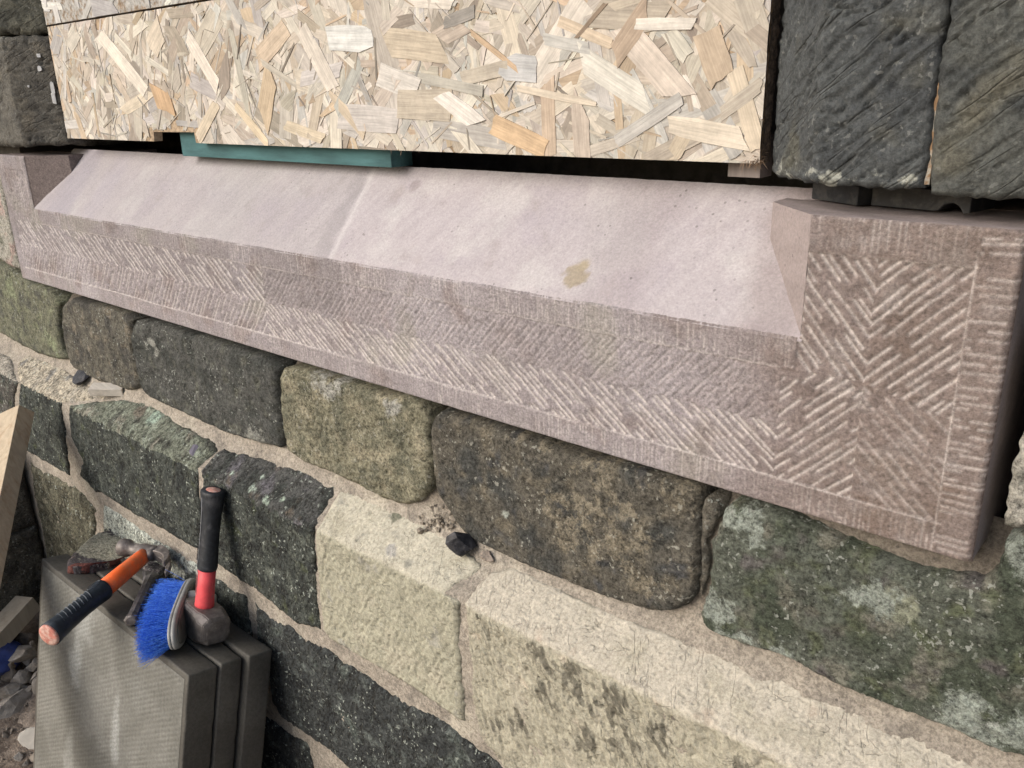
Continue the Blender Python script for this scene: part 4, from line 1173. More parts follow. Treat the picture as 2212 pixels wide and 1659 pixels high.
# ================================================================== paving slabs leaning on the plinth
LEAN = math.atan(.236)
SU = Vector((0, math.sin(LEAN), math.cos(LEAN)))        # up along a slab
SN = Vector((0, math.cos(LEAN), -math.sin(LEAN)))       # towards the wall
ZT = -.575
fr = Vector(PZ(407, 1460, ZT)); fll = Vector(PZ(104, 1200, ZT))
def slab_mat(seed):
    mt, t, b = newmat('slab_concrete_%d' % seed)
    tc = t.nodes.new('ShaderNodeTexCoord').outputs['Object']
    n1 = noisen(t, tc, 160, 4, .7); n2 = noisen(t, tc, 7, 4, .6, .4)
    sep = t.nodes.new('ShaderNodeSeparateXYZ'); L(t, tc, sep.inputs[0])
    fc = N(t, 'ShaderNodeAttribute', attribute_name='rib_face').outputs['Fac']
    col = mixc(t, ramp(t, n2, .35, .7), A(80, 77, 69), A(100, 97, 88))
    col = mixc(t, fc, col, mixc(t, ramp(t, n2, .35, .7), A(112, 112, 104), A(134, 134, 127)))  # ribbed face paler grey, the rest of the slab darker and browner
    # streaks of dried slurry that ran down the face
    mp = t.nodes.new('ShaderNodeMapping'); mp.inputs['Scale'].default_value = (9, 9, 2.6); mp.inputs['Location'].default_value = (.2 + seed * .3, .1, .45); L(t, tc, mp.inputs[0])
    n3 = noisen(t, mp.outputs[0], 1.0, 4, .6, .5)
    n4 = noisen(t, tc, 230, 3, .7)
    pa = N(t, 'ShaderNodeAttribute', attribute_name='pale').outputs['Fac']
    pf = mathn(t, 'MULTIPLY', mathn(t, 'ADD', pa, ramp(t, n3, .60, .80, 0, .4), True), ramp(t, n4, .25, .6, .35, 1.0))
    col = mixc(t, mathn(t, 'MULTIPLY', pf, .75), col, A(176, 180, 176))
    k = ramp(t, n1, .34, .66, .84, 1.14)
    kc = t.nodes.new('ShaderNodeCombineColor')
    for i in range(3): L(t, k, kc.inputs[i])
    L(t, mixc(t, 1.0, col, kc.outputs[0], 'MULTIPLY'), b.inputs['Base Color'])
    b.inputs['Roughness'].default_value = .62
    b.inputs['Specular IOR Level'].default_value = .35
    bp = t.nodes.new('ShaderNodeBump'); bp.inputs['Strength'].default_value = .35; bp.inputs['Distance'].default_value = .003
    L(t, n1, bp.inputs['Height']); L(t, bp.outputs[0], b.inputs['Normal'])
    return mt
def slab(x0, x1, off, th, hgt, label, seed, dtop, ribs):
    """slab standing on its edge: ribbed outer face, worn arrises; off = distance of its outer face from the outermost one"""
    root = empty('paving_slab', (0, 0, 0), label, 'paving slab', 'slabs leaning on the plinth')
    o0 = fr + SN * off + SU * dtop
    base = Vector(((x0 + x1) / 2, o0.y, o0.z)) + SN * th / 2 - SU * hgt / 2
    R_ = Matrix(((1, 0, 0), (0, SN.y, SU.y), (0, SN.z, SU.z))).to_4x4()
    root.location = base - SU * hgt / 2
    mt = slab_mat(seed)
    bm = bmesh.new(); bmesh.ops.create_cube(bm, size=1)
    for v in bm.verts: v.co = Vector((v.co.x * (x1 - x0), v.co.y * th, v.co.z * hgt))
    bmesh.ops.bevel(bm, geom=bm.edges[:], offset=.0035, segments=2, profile=.55, affect='EDGES')
    bmesh.ops.subdivide_edges(bm, edges=[e for e in bm.edges if e.calc_length() > .1], cuts=24, use_grid_fill=True)
    for v in bm.verts:
        k = float(noise(np.array([v.co.x / .03 + seed]), np.array([v.co.z / .03 + v.co.y / .02]), seed)[0])
        v.co += v.co.normalized() * 0 + Vector((0, .0009 * k, .0016 * k if abs(v.co.z) > hgt / 2 - .012 else 0))
        if abs(v.co.x) > (x1 - x0) / 2 - .012: v.co.x += .0014 * k
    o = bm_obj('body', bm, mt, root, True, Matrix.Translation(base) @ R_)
    if ribs:       # cast ribs on the outer face
        nz = int(hgt / .0021); nx = 240
        xs = np.linspace(-(x1 - x0) / 2 + .012, (x1 - x0) / 2 - .012, nx); zs = np.linspace(-hgt / 2 + .012, hgt / 2 - .012, nz)
        U, Z_ = np.meshgrid(xs, zs, indexing='ij')
        zz = Z_ * .866 - U * .5 + .0012 * noise(U / .12, Z_ / .1, 3)
        rib = np.abs(np.sin(math.pi * zz / .0095)) ** .7
        dim = .8 + .2 * np.sin(2 * math.pi * U / .0125)
        hh = (.0017 * rib * (.55 + .6 * sstep(-.4, .4, fbm(U, Z_, .09, 3, 8))) * dim + .0006 * fbm(U, Z_, .03, 3, 4)) * np.minimum(1, np.minimum((U - xs[0]) / .01, (xs[-1] - U) / .01)) * np.minimum(1, np.minimum((Z_ - zs[0]) / .004, (zs[-1] - Z_) / .004))
        V = np.stack([U, -th / 2 - .0006 - hh, Z_], -1).reshape(-1, 3)
        Mi = (Matrix.Translation(base) @ R_).inverted(); pale = np.zeros(U.size)
        for (px, py, rx, rz, k0) in ((185, 1330, .045, .09, .8), (165, 1430, .040, .07, .9), (250, 1590, .022, .085, 1.0), (150, 1640, .03, .08, .6), (210, 1290, .08, .05, .5), (300, 1500, .05, .05, .2)):
            q = Mi @ Vector(PN(px, py, np.array(fr), np.array(SN)))
            e = np.hypot((U.ravel() - q.x) / rx, (Z_.ravel() - q.z) / rz) + .5 * fbm(U.ravel(), Z_.ravel(), .05, 4, 77)
            pale = np.maximum(pale, k0 * (1 - sstep(.35, 1.15, e)))
        mesh_obj('ribbed_face', V, grid_faces(nx, nz), mt, root, matrix=Matrix.Translation(base) @ R_, attrs={'pale': pale, 'rib_face': np.ones(U.size)})
    return root
hs = .622
slab(fll.x, fr.x, 0, .060, hs, 'outermost concrete slab with ribbed face, brush and hammer handle over it', 1, 0, True)
slab(fll.x + .06, fr.x + .004, .064, .046, hs, 'middle concrete slab of the three leaning on the wall', 2, .004, False)
slab(fll.x + .03, fr.x + .018, .116, .052, hs + .004, 'concrete slab of the three nearest the wall', 3, .010, False)
def top_pt(x, y, up=0.0):
    """pixel -> point on the plane of the slab tops"""
    return Vector(PN(x, y, np.array(fr), np.array(SU))) + SU * up

# ================================================================== tools
M_STEEL = plain_mat('worn_dark_steel', A(122, 114, 110), .5, .35, .35, 70, .5, .0008, A(176, 164, 156), 28, .52, .72)
M_BRIGHT = plain_mat('polished_striking_face', A(190, 190, 192), .3, .8, .2, 60, .2)
M_BLACKR = plain_mat('black_rubber', (.018, .021, .026), .55, 0, .3, 120, .3, .0005, (.05, .052, .058), 30, .5, .7)
M_ORANGE = plain_mat('orange_handle', lin((252, 112, 54)) * .95, .45, 0, .10, 60, .1, .0003, lin((240, 128, 80)) * .85, 20)
M_RED = plain_mat('red_handle', lin((222, 84, 90)) * .85, .5, 0, .12, 80, .15, .0003, A(214, 110, 112), 34, .5, .75)
M_PINK = plain_mat('scuffed_handle_end', A(232, 128, 104), .6, 0, .2, 120, .4, .0006, A(238, 190, 170), 45, .42, .6)

def loft(bm, rings, cap=True):
    prev = None; R0 = None
    for r in rings:
        vs = [bm.verts.new(p) for p in r]
        if prev:
            n = len(vs)
            for i in range(n): bm.faces.new((prev[i], prev[(i + 1) % n], vs[(i + 1) % n], vs[i]))
        else: R0 = vs
        prev = vs
    if cap:
        bm.faces.new(R0[::-1]); bm.faces.new(prev)

def ering(t, a, b, n=20, off=(0, 0)):
    return [Vector((a * math.cos(2 * math.pi * i / n) + off[0], b * math.sin(2 * math.pi * i / n) + off[1], t)) for i in range(n)]

def frame(o, zdir, xdir):
    z = Vector(zdir).normalized(); x = Vector(xdir); x = (x - z * x.dot(z)).normalized(); y = z.cross(x)
    return Matrix(((x.x, y.x, z.x, o[0]), (x.y, y.y, z.y, o[1]), (x.z, y.z, z.z, o[2]), (0, 0, 0, 1)))

def oct_ring(t, a, b, ch):
    P = [(a - ch, -b), (a, -b + ch), (a, b - ch), (a - ch, b), (-a + ch, b), (-a, b - ch), (-a, -b + ch), (-a + ch, -b)]
    return [Vector((x, y, t)) for x, y in P]

# --- club hammer standing on its head
def club_hammer():
    foot = top_pt(436, 1380, .002)
    root = empty('club_hammer', foot, 'club hammer with red and black handle standing upright on its head', 'hammer')
    hc = foot + SU * .039
    ax = Vector((1, -.08, 0)); ax = (ax - SU * ax.dot(SU)).normalized()
    Mh = frame(hc, ax, SU)            # local z = long axis of the head, local x = up along the handle
    bm = bmesh.new()
    loft(bm, [oct_ring(-.052, .015, .015, .006), oct_ring(-.049, .020, .020, .008), oct_ring(-.034, .0225, .0225, .009), oct_ring(-.020, .0235, .0215, .004), oct_ring(.020, .0235, .0215, .004), oct_ring(.034, .0225, .0225, .009), oct_ring(.049, .020, .020, .008), oct_ring(.052, .015, .015, .006)])
    bmesh.ops.bevel(bm, geom=bm.edges[:], offset=.0012, segments=2, affect='EDGES')
    for v in bm.verts: v.co = Vector((v.co.x * 1.36, v.co.y * 1.46, v.co.z * 1.14))
    hd = bm_obj('head', bm, M_STEEL, root, False, Mh)
    bm = bmesh.new(); loft(bm, [ering(-.0385, .015, .013), ering(-.028, .0155, .0135)])
    bm_obj('handle_tip', bm, M_BLACKR, root, True, frame(hc, SU, ax))
    top = Vector(PN(461, 1058, np.array(foot), np.array(SU.cross(Vector((1, 0, 0))))))
    hd_dir = (top - hc)
    hl = hd_dir.length
    Mv = frame(hc, hd_dir, ax) @ Matrix.Diagonal((1.28, 1.28, 1, 1))
    bm = bmesh.new()
    loft(bm, [ering(.026, .0165, .0145), ering(.04, .0160, .0140), ering(.075, .0150, .0130), ering(hl * .42, .0150, .0130)])
    bm_obj('handle', bm, M_RED, root, True, Mv)
    bm = bmesh.new()
    rr = [(.40, .0158, .0138), (.415, .0168, .0148), (.44, .0170, .0150), (.55, .0160, .0140), (.70, .0158, .0138), (.82, .0165, .0145), (.92, .0185, .0165), (.97, .0205, .0182), (.99, .0205, .0182), (1.0, .0188, .0166)]
    loft(bm, [ering(hl * a, b, c, 24) for a, b, c in rr])
    grip = bm_obj('grip', bm, M_BLACKR, root, True, Mv)
    bm = bmesh.new(); loft(bm, [ering(hl * .998, .013, .011, 16), ering(hl * 1.003, .012, .010, 16)])
    bm_obj('end_cap', bm, M_PINK, root, True, Mv)
    # thin moulding line and ribs down the grip, raised panel on the red part
    bm = bmesh.new()
    for i in range(9):
        z = hl * (.46 + .012 * i)
        for k in range(1):
            loft(bm, [[Vector((-.0166 + .0006 * q, -.006 + .010 * s, z + dz)) for q, s, dz in ((0, 0, 0), (-1, 0, .0012), (-1, .6, .0022), (0, .6, .001))], [Vector((-.0100 + .0006 * q, -.0125 + .001 * s, z + dz)) for q, s, dz in ((0, 0, 0), (-1, -1, .0012), (-1, -1.5, .0022), (0, -.5, .001))]])
    for i in range(14):
        z = hl * (.86 + .008 * i)
        loft(bm, [[Vector((-.0185, -.004 + a, z + b)) for a, b in ((0, 0), (.002, 0), (.002, .001), (0, .001))], [Vector((-.0115, -.0145 + a, z + b)) for a, b in ((0, 0), (.002, 0), (.002, .001), (0, .001))]])
    bm_obj('grip_ribs', bm, plain_mat('grey_rubber', (.11, .115, .125), .6), root, False, Mv)['kind'] = 'stuff'
    tube_line('grip_seam', [Mv @ Vector((.0015 - .004, -.0148, hl * .45)), Mv @ Vector((.0015 - .004, -.0145, hl * .70)), Mv @ Vector((-.001, -.0158, hl * .86)), Mv @ Vector((-.001, -.0172, hl * .96))], .0006, plain_mat('seam_grey', (.32, .33, .35), .6), root)
    pm = []
    for (a, b) in ((-.006, .055), (-.006, .105), (.002, .105), (.002, .055), (-.006, .055)): pm.append(Mv @ Vector((a - .004, -.0132 - .0003 * (a > 0) + .002 * (a < 0), b)))
    tube_line('embossed_panel', pm, .0005, plain_mat('worn_emboss', A(226, 150, 150), .6), root)

def tube_line(name, pts, r, mat, parent):
    bm = bmesh.new(); rings = []
    for i, p in enumerate(pts):
        d = (Vector(pts[min(i + 1, len(pts) - 1)]) - Vector(pts[max(i - 1, 0)]))
        if d.length < 1e-6: d = Vector((0, 0, 1))
        F_ = frame(p, d, Vector((.3, .9, .2)) if abs(d.normalized().dot(Vector((.3, .9, .2)).normalized())) < .95 else Vector((1, 0, 0)))
        rings.append([F_ @ v for v in ering(0, r, r, 6)])
    loft(bm, rings)
    return bm_obj(name, bm, mat, parent, True)
club_hammer()

# --- rusty-edged slab of old stone lying on the slabs
def rusty_plate():
    pts = [(144, 1229), (165, 1205), (190, 1180), (215, 1163), (262, 1160), (300, 1168), (338, 1186), (366, 1206), (374, 1226), (352, 1252), (338, 1262), (318, 1246), (285, 1226), (262, 1222), (232, 1233), (190, 1241), (150, 1242)]
    P = [top_pt(x, y, .022) for x, y in pts]
    c = sum(P, Vector()) / len(P)
    root = empty('rusted_plate', c - SU * .02, 'old flat stone with a rust-red edge lying across the slab tops', 'plate')
    M_ = frame(c, SU, Vector((1, 0, 0))); Mi = M_.inverted()
    poly = [(q.x, q.y) for q in (Mi @ p for p in P)]
    def mp(u, w):
        n = len(u); o = np.stack([u, w, np.zeros(n)], 1)
        Mn = np.array(M_); return o @ Mn[:3, :3].T + Mn[:3, 3], np.tile(Mn[:3, 2], (n, 1))
    q0 = Mi @ top_pt(222, 1198, .022)
    q1 = Mi @ top_pt(190, 1212, .022)
    def msk(u, w, d):
        return (1 - sstep(.5, 1.2, np.hypot(u - q0.x, (w - q0.y) * 1.6) / .12)) * .95 + .3 * fbm(u, w, .03, 4, 5) * (d > .012)
    traced_stone('plate', poly, mp, M_GRIT, rockh(70, .004, .002, 0, 0), layered(A(88, 80, 84), [(A(64, 58, 66), .04, 0, .5, 1), (A(110, 96, 92), .03, .2, .6, 2)], A(178, 174, 148), msk, seed=70), .0045, root, rnd=.004, jag=.002, skirt=.018, seed=70)
    # rust edge
    edge = [(150, 1240), (190, 1240), (232, 1232), (262, 1222), (285, 1214), (310, 1203), (330, 1200)]
    bm = bmesh.new(); rings = []
    for i, (x, y) in enumerate(edge):
        p = top_pt(x, y, .012); k = .0085 + .002 * math.sin(i * 2.1)
        q = top_pt(x + 1, y, .012)
        rings.append([p + SU * k + Vector((0, -.004, 0)), p - SU * k + Vector((0, -.005, 0)), p - SU * k + Vector((0, .012, 0)), p + SU * k + Vector((0, .012, 0))])
    loft(bm, rings); bmesh.ops.subdivide_edges(bm, edges=bm.edges[:], cuts=3, use_grid_fill=True)
    for v in bm.verts: v.co += Vector((0, -1, .2)) * .0022 * float(noise(np.array([v.co.x / .008]), np.array([v.co.z / .006]), 9)[0])
    bm_obj('rust_edge', bm, plain_mat('rust', A(126, 62, 50), .9, 0, .4, 130, .8, .001, A(64, 40, 38), 50), root, True)
rusty_plate()
lump('slate_lump', top_pt(251, 1163, .030), (.024, .018, .013), M_COAL, 12, 'black slate lump on the back of the rusted plate', 'stone', rot=(.2, .1, .5))
lump('mortar_crumb', top_pt(278, 1233, .014), (.016, .012, .012), plain_mat('crumb_b', A(150, 130, 116), .95, 0, .3, 160, .8, .001), 13, 'crumb of mortar against the orange hammer handle', 'mortar', sub=3, rough=1.3, cuts=2)

# --- claw hammer lying across, handle towards the viewer
def claw_hammer():
    zt = -.532
    head = Vector(PZ(320, 1193, zt)); end = Vector(PZ(106, 1372, zt - .012))
    root = empty('claw_hammer', head - Vector((0, 0, .03)), 'claw hammer with orange and black handle lying over the slab edge', 'hammer')
    d = end - head; ln = d.length
    side = Vector((-.25, -.05, 1.0))
    Mv = frame(head, d, side) @ Matrix.Diagonal((1.34, 1.34, 1, 1))
    bm = bmesh.new()
    loft(bm, [ering(.012, .0125, .0105), ering(.03, .0135, .0115), ering(ln * .30, .0145, .0125), ering(ln * .50, .0150, .0130)])
    bm_obj('handle', bm, M_ORANGE, root, True, Mv)
    bm = bmesh.new()
    rr = [(.475, .0150, .0130), (.48, .0168, .0146), (.50, .0172, .0150), (.57, .0160, .0140), (.70, .0150, .0134), (.85, .0160, .0145), (.95, .0178, .0165), (.995, .0185, .0172)]
    loft(bm, [ering(ln * a, b, c, 24) for a, b, c in rr])
    bm_obj('grip', bm, plain_mat('blue_black_rubber', (.022, .030, .040), .5, 0, .25, 90, .3, .0005, (.05, .062, .075), 26, .5, .7), root, True, Mv)
    bm = bmesh.new(); loft(bm, [ering(ln * .992, .0176, .0164, 20), ering(ln * 1.006, .0170, .0158, 20), ering(ln * 1.010, .013, .012, 20)])
    bm_obj('end_cap', bm, M_PINK, root, True, Mv)
    bm = bmesh.new()                                           # moulded diagonal ribs
    for i in range(8):
        z = ln * (.645 + .037 * i)
        rings = []
        for k in range(7):
            th = math.radians(-60 + 24 * k); R_ = .0160
            c = Vector((R_ * math.cos(th), R_ * .9 * math.sin(th), z - .020 * (k / 6)))
            rings.append([c + Vector((a * math.cos(th), a * math.sin(th), b)) for a, b in ((-.001, -.0010), (.0012, -.0006), (.0012, .0006), (-.001, .0010))])
        loft(bm, rings)
    bm_obj('grip_ribs', bm, plain_mat('scuffed_rubber', (.10, .115, .135), .6), root, True, Mv)['kind'] = 'stuff'
    bm = bmesh.new(); rings = []
    for k in range(25):
        a = 2 * math.pi * k / 24
        rings.append([Vector((.0162 + q, .0052 * math.cos(a), ln * .545 + .017 * math.sin(a) + s)) for q, s in ((0, -.0006), (.0012, -.0006), (.0012, .0006), (0, .0006))])
    loft(bm, rings, False); bm_obj('grip_badge', bm, plain_mat('worn_badge', (.16, .175, .19), .6), root, False, Mv)
    # head: local z of Mh from the striking face (left) to the claw (right)
    ax = (Vector(PZ(372, 1203, zt)) - Vector(PZ(268, 1182, zt + .002))).normalized()
    Mh = frame(head, ax, -d) @ Matrix.Diagonal((1.35, 1.35, 1.22, 1))
    bm = bmesh.new()
    loft(bm, [ering(-.062, .0135, .0135), ering(-.060, .0150, .0150), ering(-.046, .0150, .0150), ering(-.042, .0110, .0110), ering(-.020, .0105, .0105), ering(-.015, .0150, .0125), ering(.014, .0150, .0125), ering(.018, .0120, .0115)])
    bm_obj('head', bm, M_STEEL, root, True, Mh)
    bm = bmesh.new(); loft(bm, [ering(-.0635, .0115, .0115), ering(-.061, .0140, .0140)])
    bm_obj('striking_face', bm, M_BRIGHT, root, True, Mh)
    bm = bmesh.new()
    for s in (-1, 1):
        rings = []
        for k in range(9):
            t = k / 8; a = t * 1.25
            c = Vector((.004 - .055 * (1 - math.cos(a)), s * (.004 + .0055 * t), .014 + .058 * math.sin(a)))
            w = .0058 - .0012 * t; th = .0085 * (1 - t) + .0018
            tx = Vector((math.cos(a), 0, math.sin(a)))
            rings.append([c + tx * th + Vector((0, w, 0)), c - tx * th + Vector((0, w, 0)), c - tx * th - Vector((0, w, 0)), c + tx * th - Vector((0, w, 0))])
        loft(bm, rings)
    bmesh.ops.bevel(bm, geom=bm.edges[:], offset=.0008, segments=1, affect='EDGES')
    bm_obj('claw', bm, M_STEEL, root, False, Mh)
claw_hammer()

# --- cold chisel under the brush
def chisel():
    a = top_pt(283, 1352, .013); b = top_pt(330, 1250, .016)
    root = empty('cold_chisel', a - SU * .012, 'grey steel cold chisel lying between the hammer and the brush', 'chisel')
    d = b - a; ln = d.length; Mv = frame(a, d, SU)
    bm = bmesh.new()
    loft(bm, [ering(-.004, .009, .010, 8), ering(0, .012, .0135, 8), ering(.010, .0115, .0125, 8), ering(.014, .0105, .0115, 8), ering(ln * .70, .0105, .0115, 8), ering(ln * .85, .009, .015, 8), ering(ln, .003, .024, 8), ering(ln + .006, .001, .025, 8)])
    bm_obj('shank', bm, plain_mat('grey_tool_steel', A(126, 122, 124), .5, .35, .25, 80, .4, .0006, A(80, 76, 78), 26), root, False, Mv)
    bm = bmesh.new(); loft(bm, [ering(-.006, .009, .010, 8), ering(-.0035, .0125, .014, 8), ering(.006, .0125, .014, 8)])
    bm_obj('mushroomed_end', bm, M_STEEL, root, False, Mv)
chisel()

# --- brush on its side
def brush():
    near = top_pt(377, 1430, .002); ln = .27
    ax = Vector((-.78, .626, 0)); ax = (ax - SU * ax.dot(SU)); ax.normalize(); far = near + ax * ln
    out = SU.cross(ax)                                       # away from the bristles or towards them
    if out.x < 0: out = -out                                 # points to the right, bristles go to the left
    ro = math.radians(14); out, up_ = out * math.cos(ro) + SU * math.sin(ro), SU * math.cos(ro) - out * math.sin(ro)   # rolled onto its bristles
    wdt = .074
    root = empty('brush', (near + far) / 2, 'brush head with blue bristles and grey back lying on its side', 'brush')
    Mb = Matrix(((ax.x, up_.x, out.x, 0), (ax.y, up_.y, out.y, 0), (ax.z, up_.z, out.z, 0), (0, 0, 0, 1)))
    Mb.translation = (near + far) / 2 + up_ * wdt / 2
    def outline(a, b, n=40, e=3.0):
        P = []
        for i in range(n):
            t = 2 * math.pi * i / n; c, s = math.cos(t), math.sin(t)
            P.append((a * math.copysign(abs(c) ** (2 / e), c), b * math.copysign(abs(s) ** (2 / 2.3), s)))
        return P
    bm = bmesh.new()
    lv = [(-.006, .965, .93), (-.005, .99, .975), (-.0005, 1.0, 1.0), (.0000, .985, .97), (.0010, .985, .97), (.0015, 1.0, 1.0), (.0065, .995, .985), (.009, .97, .93), (.010, .93, .86)]
    rings = [[Vector((x, y, z)) for x, y in outline(ln / 2 * a, wdt / 2 * b)] for z, a, b in lv]
    loft(bm, rings)
    bm_obj('back', bm, plain_mat('light_grey_plastic', A(164, 166, 164), .5, 0, .12, 50, .1, .0003, A(132, 132, 128), 30, .5, .75), root, True, Mb)
    bm = bmesh.new()
    loft(bm, [[Vector((x, y, z)) for x, y in outline(ln / 2 * a, wdt / 2 * b)] for z, a, b in ((.0095, .90, .82), (.0125, .88, .78), (.0130, .80, .66))])
    bm_obj('top_plate', bm, plain_mat('dirty_grey_plastic', A(112, 112, 106), .55, 0, .2, 40, .2, .0004, A(86, 86, 80), 18), root, True, Mb)
    bm = bmesh.new()
    sx = .10 * ln
    loft(bm, [[v + Vector((sx, .004, 0)) for v in ering(z, a, b, 20)] for z, a, b in ((.010, .030, .026), (.016, .029, .025), (.030, .024, .021), (.040, .018, .016), (.043, .012, .011))])
    sk = bm_obj('socket', bm, plain_mat('pale_grey_plastic', A(178, 182, 182), .45, 0, .12, 60, .1, .0003, A(60, 60, 60), 55, .66, .70), root, True, Mb)
    bm = bmesh.new(); loft(bm, [[v + Vector((sx, .004, 0)) for v in ering(z, .0095, .0095, 14)] for z in (.040, .062)])
    bm_obj('spigot', bm, plain_mat('spigot_plastic', A(168, 172, 168), .45), root, True, Mb)
    # bristles
    rng = random.Random(11); V = []; Fc = []
    for i in range(5200):
        a = rng.uniform(-1, 1); b = rng.uniform(-1, 1)
        if abs(a) ** 3 + abs(b) ** 2.3 > .90: continue
        p = Vector((a * ln / 2 * .95, b * wdt / 2 * .92, -.005))
        L_ = .057 * rng.uniform(.85, 1.08)
        fl_ = .0125
        dr = Vector((a * fl_ * 1.7 + rng.gauss(0, .005), b * fl_ + rng.gauss(0, .006) - .004, -L_))
        if rng.random() < .04: dr += Vector((rng.gauss(0, .016), rng.gauss(0, .014), .006))
        mid = p + dr * .5 + Vector((rng.gauss(0, .0018), rng.gauss(0, .002), 0)); tip = p + dr
        tip.y = max(tip.y, -wdt / 2 + .001 * rng.random()); mid.y = max(mid.y, -wdt / 2)
        r = rng.uniform(.00035, .00055)
        s1_ = Vector((r, 0, 0)); s2_ = Vector((-r * .5, r * .87, 0)); s3_ = Vector((-r * .5, -r * .87, 0)); k = len(V)
        for c, m_ in ((p, 1), (mid, 1), (tip, .55)):
            for s in (s1_, s2_, s3_): V.append(Mb @ (c + s * m_))
        for q in (0, 3):
            for w_ in range(3): Fc.append([k + q + w_, k + q + (w_ + 1) % 3, k + q + 3 + (w_ + 1) % 3, k + q + 3 + w_])
        Fc.append([k + 6, k + 7, k + 8, k + 8]) if False else None
    Fq = np.array(Fc)
    mt, t, bs = newmat('blue_bristle')
    tc = t.nodes.new('ShaderNodeTexCoord').outputs['Object']
    n = noisen(t, tc, 260, 2, .6); n2 = noisen(t, tc, 700, 1, .5)
    c = mixc(t, ramp(t, n, .35, .65), lin((52, 110, 232)), lin((96, 156, 250))); c = mixc(t, ramp(t, n2, .68, .74), c, A(150, 176, 220))
    L(t, c, bs.inputs['Base Color']); bs.inputs['Roughness'].default_value = .45
    o = mesh_obj('bristles', np.array([tuple(v) for v in V]), Fq, mt, root); o['kind'] = 'stuff'
brush()

# ================================================================== timber, rubble and bag at the left
def leaning_timber():
    p1 = Vector(PY(41, 874, -.13)); p2 = Vector(PY(-4, 1090, -.27))
    d = (p2 - p1).normalized(); ln = (p1.z - (GZ + .01)) / -d.z
    side = Vector((-1, -.12, 0)); side = (side - d * side.dot(d)).normalized(); th = d.cross(side).normalized()
    if th.y < 0: th = -th
    wd, tk = .095, .045
    c = p1 + d * ln / 2 + side * wd / 2 + th * tk / 2
    root = empty('leaning_timber', p1 + d * ln, 'pale softwood timber leaning against the pier at the left edge', 'timber')
    M_ = Matrix(((side.x, th.x, d.x, c.x), (side.y, th.y, d.y, c.y), (side.z, th.z, d.z, c.z), (0, 0, 0, 1)))
    mt = plain_mat('fresh_softwood', A(206, 184, 148), .75, 0, .14, 1.3, .25, .0004, A(186, 152, 108), .5, .48, .70, stretch=(70, 70, 4))
    rbox('plank', (wd, tk, ln), mt, root, M_, .0015)
leaning_timber()
def offcut():
    a = Vector(PX(62, 1300, -2.36)); b = Vector(PX(-30, 1400, -2.30))
    d = (b - a).normalized(); ln = .30
    side = Vector((.75, .55, .2)); side = (side - d * side.dot(d)).normalized(); th = d.cross(side)
    c = a + d * ln / 2
    M_ = Matrix(((side.x, th.x, d.x, c.x), (side.y, th.y, d.y, c.y), (side.z, th.z, d.z, c.z), (0, 0, 0, 1)))
    o = rbox('timber_offcut', (.072, .048, ln), plain_mat('dusty_softwood', A(190, 176, 152), .8, 0, .12, 1.2, .25, .0004, A(166, 150, 126), .45, .5, .75, stretch=(60, 60, 4)), None, M_, .0015)
    tag(o, 'short pale timber offcut propped on the rubble below the leaning timber', 'timber')
offcut()
M_RUB = plain_mat('pale_rubble', A(176, 168, 158), .95, 0, .2, 60, .6, .0015, A(150, 140, 128), 22)
M_RUB2 = plain_mat('dusty_rubble', A(150, 138, 124), .95, 0, .2, 60, .6, .0015, A(120, 108, 96), 22)
big = [((46, 1415), (.045, .040, .034), 'pale angular rubble stone nearest the timber offcut', M_RUB, .12), ((30, 1522), (.070, .042, .036), 'long pale rubble stone left of the ribbed slab', M_RUB, .02),
       ((82, 1590), (.042, .05, .036), 'white rubble stone touching the left edge of the ribbed slab', plain_mat('white_rubble', A(206, 200, 188), .9, 0, .12, 40, .4, .001), .0), ((70, 1440), (.034, .026, .022), 'small flat rubble piece beside the blue bag', M_RUB, .09)]
for i, ((x, y), dm, lb, mt, up) in enumerate(big):
    p = Vector(PZ(x, y, GZ + up + dm[2] * .6)); lump('rubble_stone', p, dm, mt, 20 + i, lb, 'stone', 'rubble stones', rot=(.3 * i, .2, i * 1.1 + .6), sub=3, cuts=10)
rng = random.Random(9)
k = 0
for (x, y, s, up) in ((20, 1460, .030, .08), (45, 1470, .036, .06), (78, 1462, .030, .07), (84, 1478, .034, .05), (62, 1490, .026, .05), (38, 1495, .034, .04), (12, 1490, .04, .05), (84, 1435, .026, .10), (95, 1450, .03, .09), (22, 1440, .035, .10), (72, 1400, .02, .13), (50, 1380, .04, .12), (20, 1410, .05, .11), (66, 1420, .03, .10), (8, 1545, .03, .0), (40, 1640, .022, 0), (60, 1655, .02, 0), (90, 1640, .03, 0), (12, 1590, .02, 0), (55, 1560, .014, 0)):
    p = Vector(PZ(x, y, GZ + up + s * .4))
    lump('rubble_stone', p, (s * rng.uniform(.9, 1.3), s * rng.uniform(.7, 1.0), s * rng.uniform(.5, .8)), M_RUB if rng.random() < .6 else M_RUB2, 40 + k, 'small broken stone in the rubble heap left of the slabs', 'stone', 'small rubble stones', rot=(rng.random() * 3, rng.random() * 3, rng.random() * 3), sub=3, cuts=9)
    k += 1
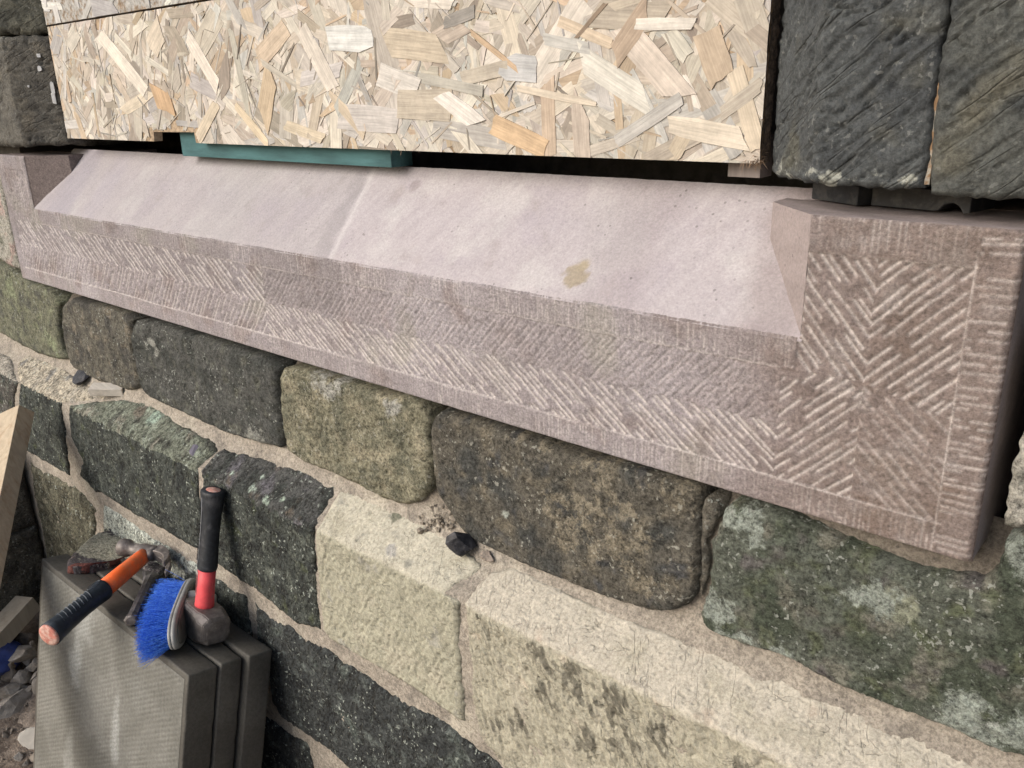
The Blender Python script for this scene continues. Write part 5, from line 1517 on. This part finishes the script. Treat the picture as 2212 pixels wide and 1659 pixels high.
# earth heap under the rubble
def heap():
    n = 70
    xs = np.linspace(-2.60, -1.75, n); ys = np.linspace(-.95, -.04, n)
    X, Y = np.meshgrid(xs, ys, indexing='ij')
    Z = GZ + .012 + .15 * sstep(-2.05, -2.5, X) * sstep(-.75, -.2, Y) + .012 * fbm(X, Y, .08, 4, 31) + .006 * fbm(X, Y, .02, 3, 32)
    Z -= .05 * np.maximum.reduce([sstep(-1.85, -1.75, X), sstep(-.85, -.95, Y)])
    o = mesh_obj('earth_heap', np.stack([X, Y, Z], -1).reshape(-1, 3), grid_faces(n, n), plain_mat('loose_earth', A(164, 146, 128), .97, 0, .3, 90, .9, .002, A(130, 112, 96), 14))
    tag(o, 'heap of loose sandy earth and dust', None, None, 'structure')
heap()
bm = bmesh.new()
rng = random.Random(21)
for i in range(900):
    x = rng.uniform(-2.45, -1.6); y = rng.uniform(-.95, -.2)
    z = GZ + .012 + .15 * float(sstep(-2.05, -2.5, np.array(x))) * float(sstep(-.75, -.2, np.array(y)))
    r = rng.uniform(.002, .009) * rng.uniform(.4, 1)
    bmesh.ops.create_icosphere(bm, subdivisions=1, radius=r, matrix=Matrix.Translation((x, y, z + r * .2)) @ Matrix.Rotation(rng.random() * 6, 4, (rng.random(), rng.random(), rng.random() + .1)) @ Matrix.Diagonal((1, rng.uniform(.6, 1), rng.uniform(.5, .9), 1)))
o = bm_obj('gravel', bm, M_RUB2); tag(o, 'fine stone chips scattered over the earth', None, None, 'stuff')
def bag():
    p = Vector(PZ(2, 1428, GZ + .13))
    bm = bmesh.new(); bmesh.ops.create_icosphere(bm, subdivisions=4, radius=1)
    for v in bm.verts:
        k = float(fbm(np.array([v.co.x * 1.3 + v.co.z]), np.array([v.co.y * 1.3 - v.co.z * .7]), .8, 4, 3)[0]); v.co *= 1 + .22 * k + .10 * abs(math.sin(v.co.x * 5 + v.co.z * 3 + k * 3))
        v.co = Vector((v.co.x * .055, v.co.y * .06, v.co.z * .048))
    o = bm_obj('plastic_bag', bm, plain_mat('blue_plastic', A(36, 78, 176), .35, 0, .15, 30, .3, .001, A(24, 56, 140), 12, spec=.5), None, True, Matrix.Translation(p + Vector((-.02, 0, 0))))
    tag(o, 'crumpled blue plastic bag at the left edge', 'bag')
bag()
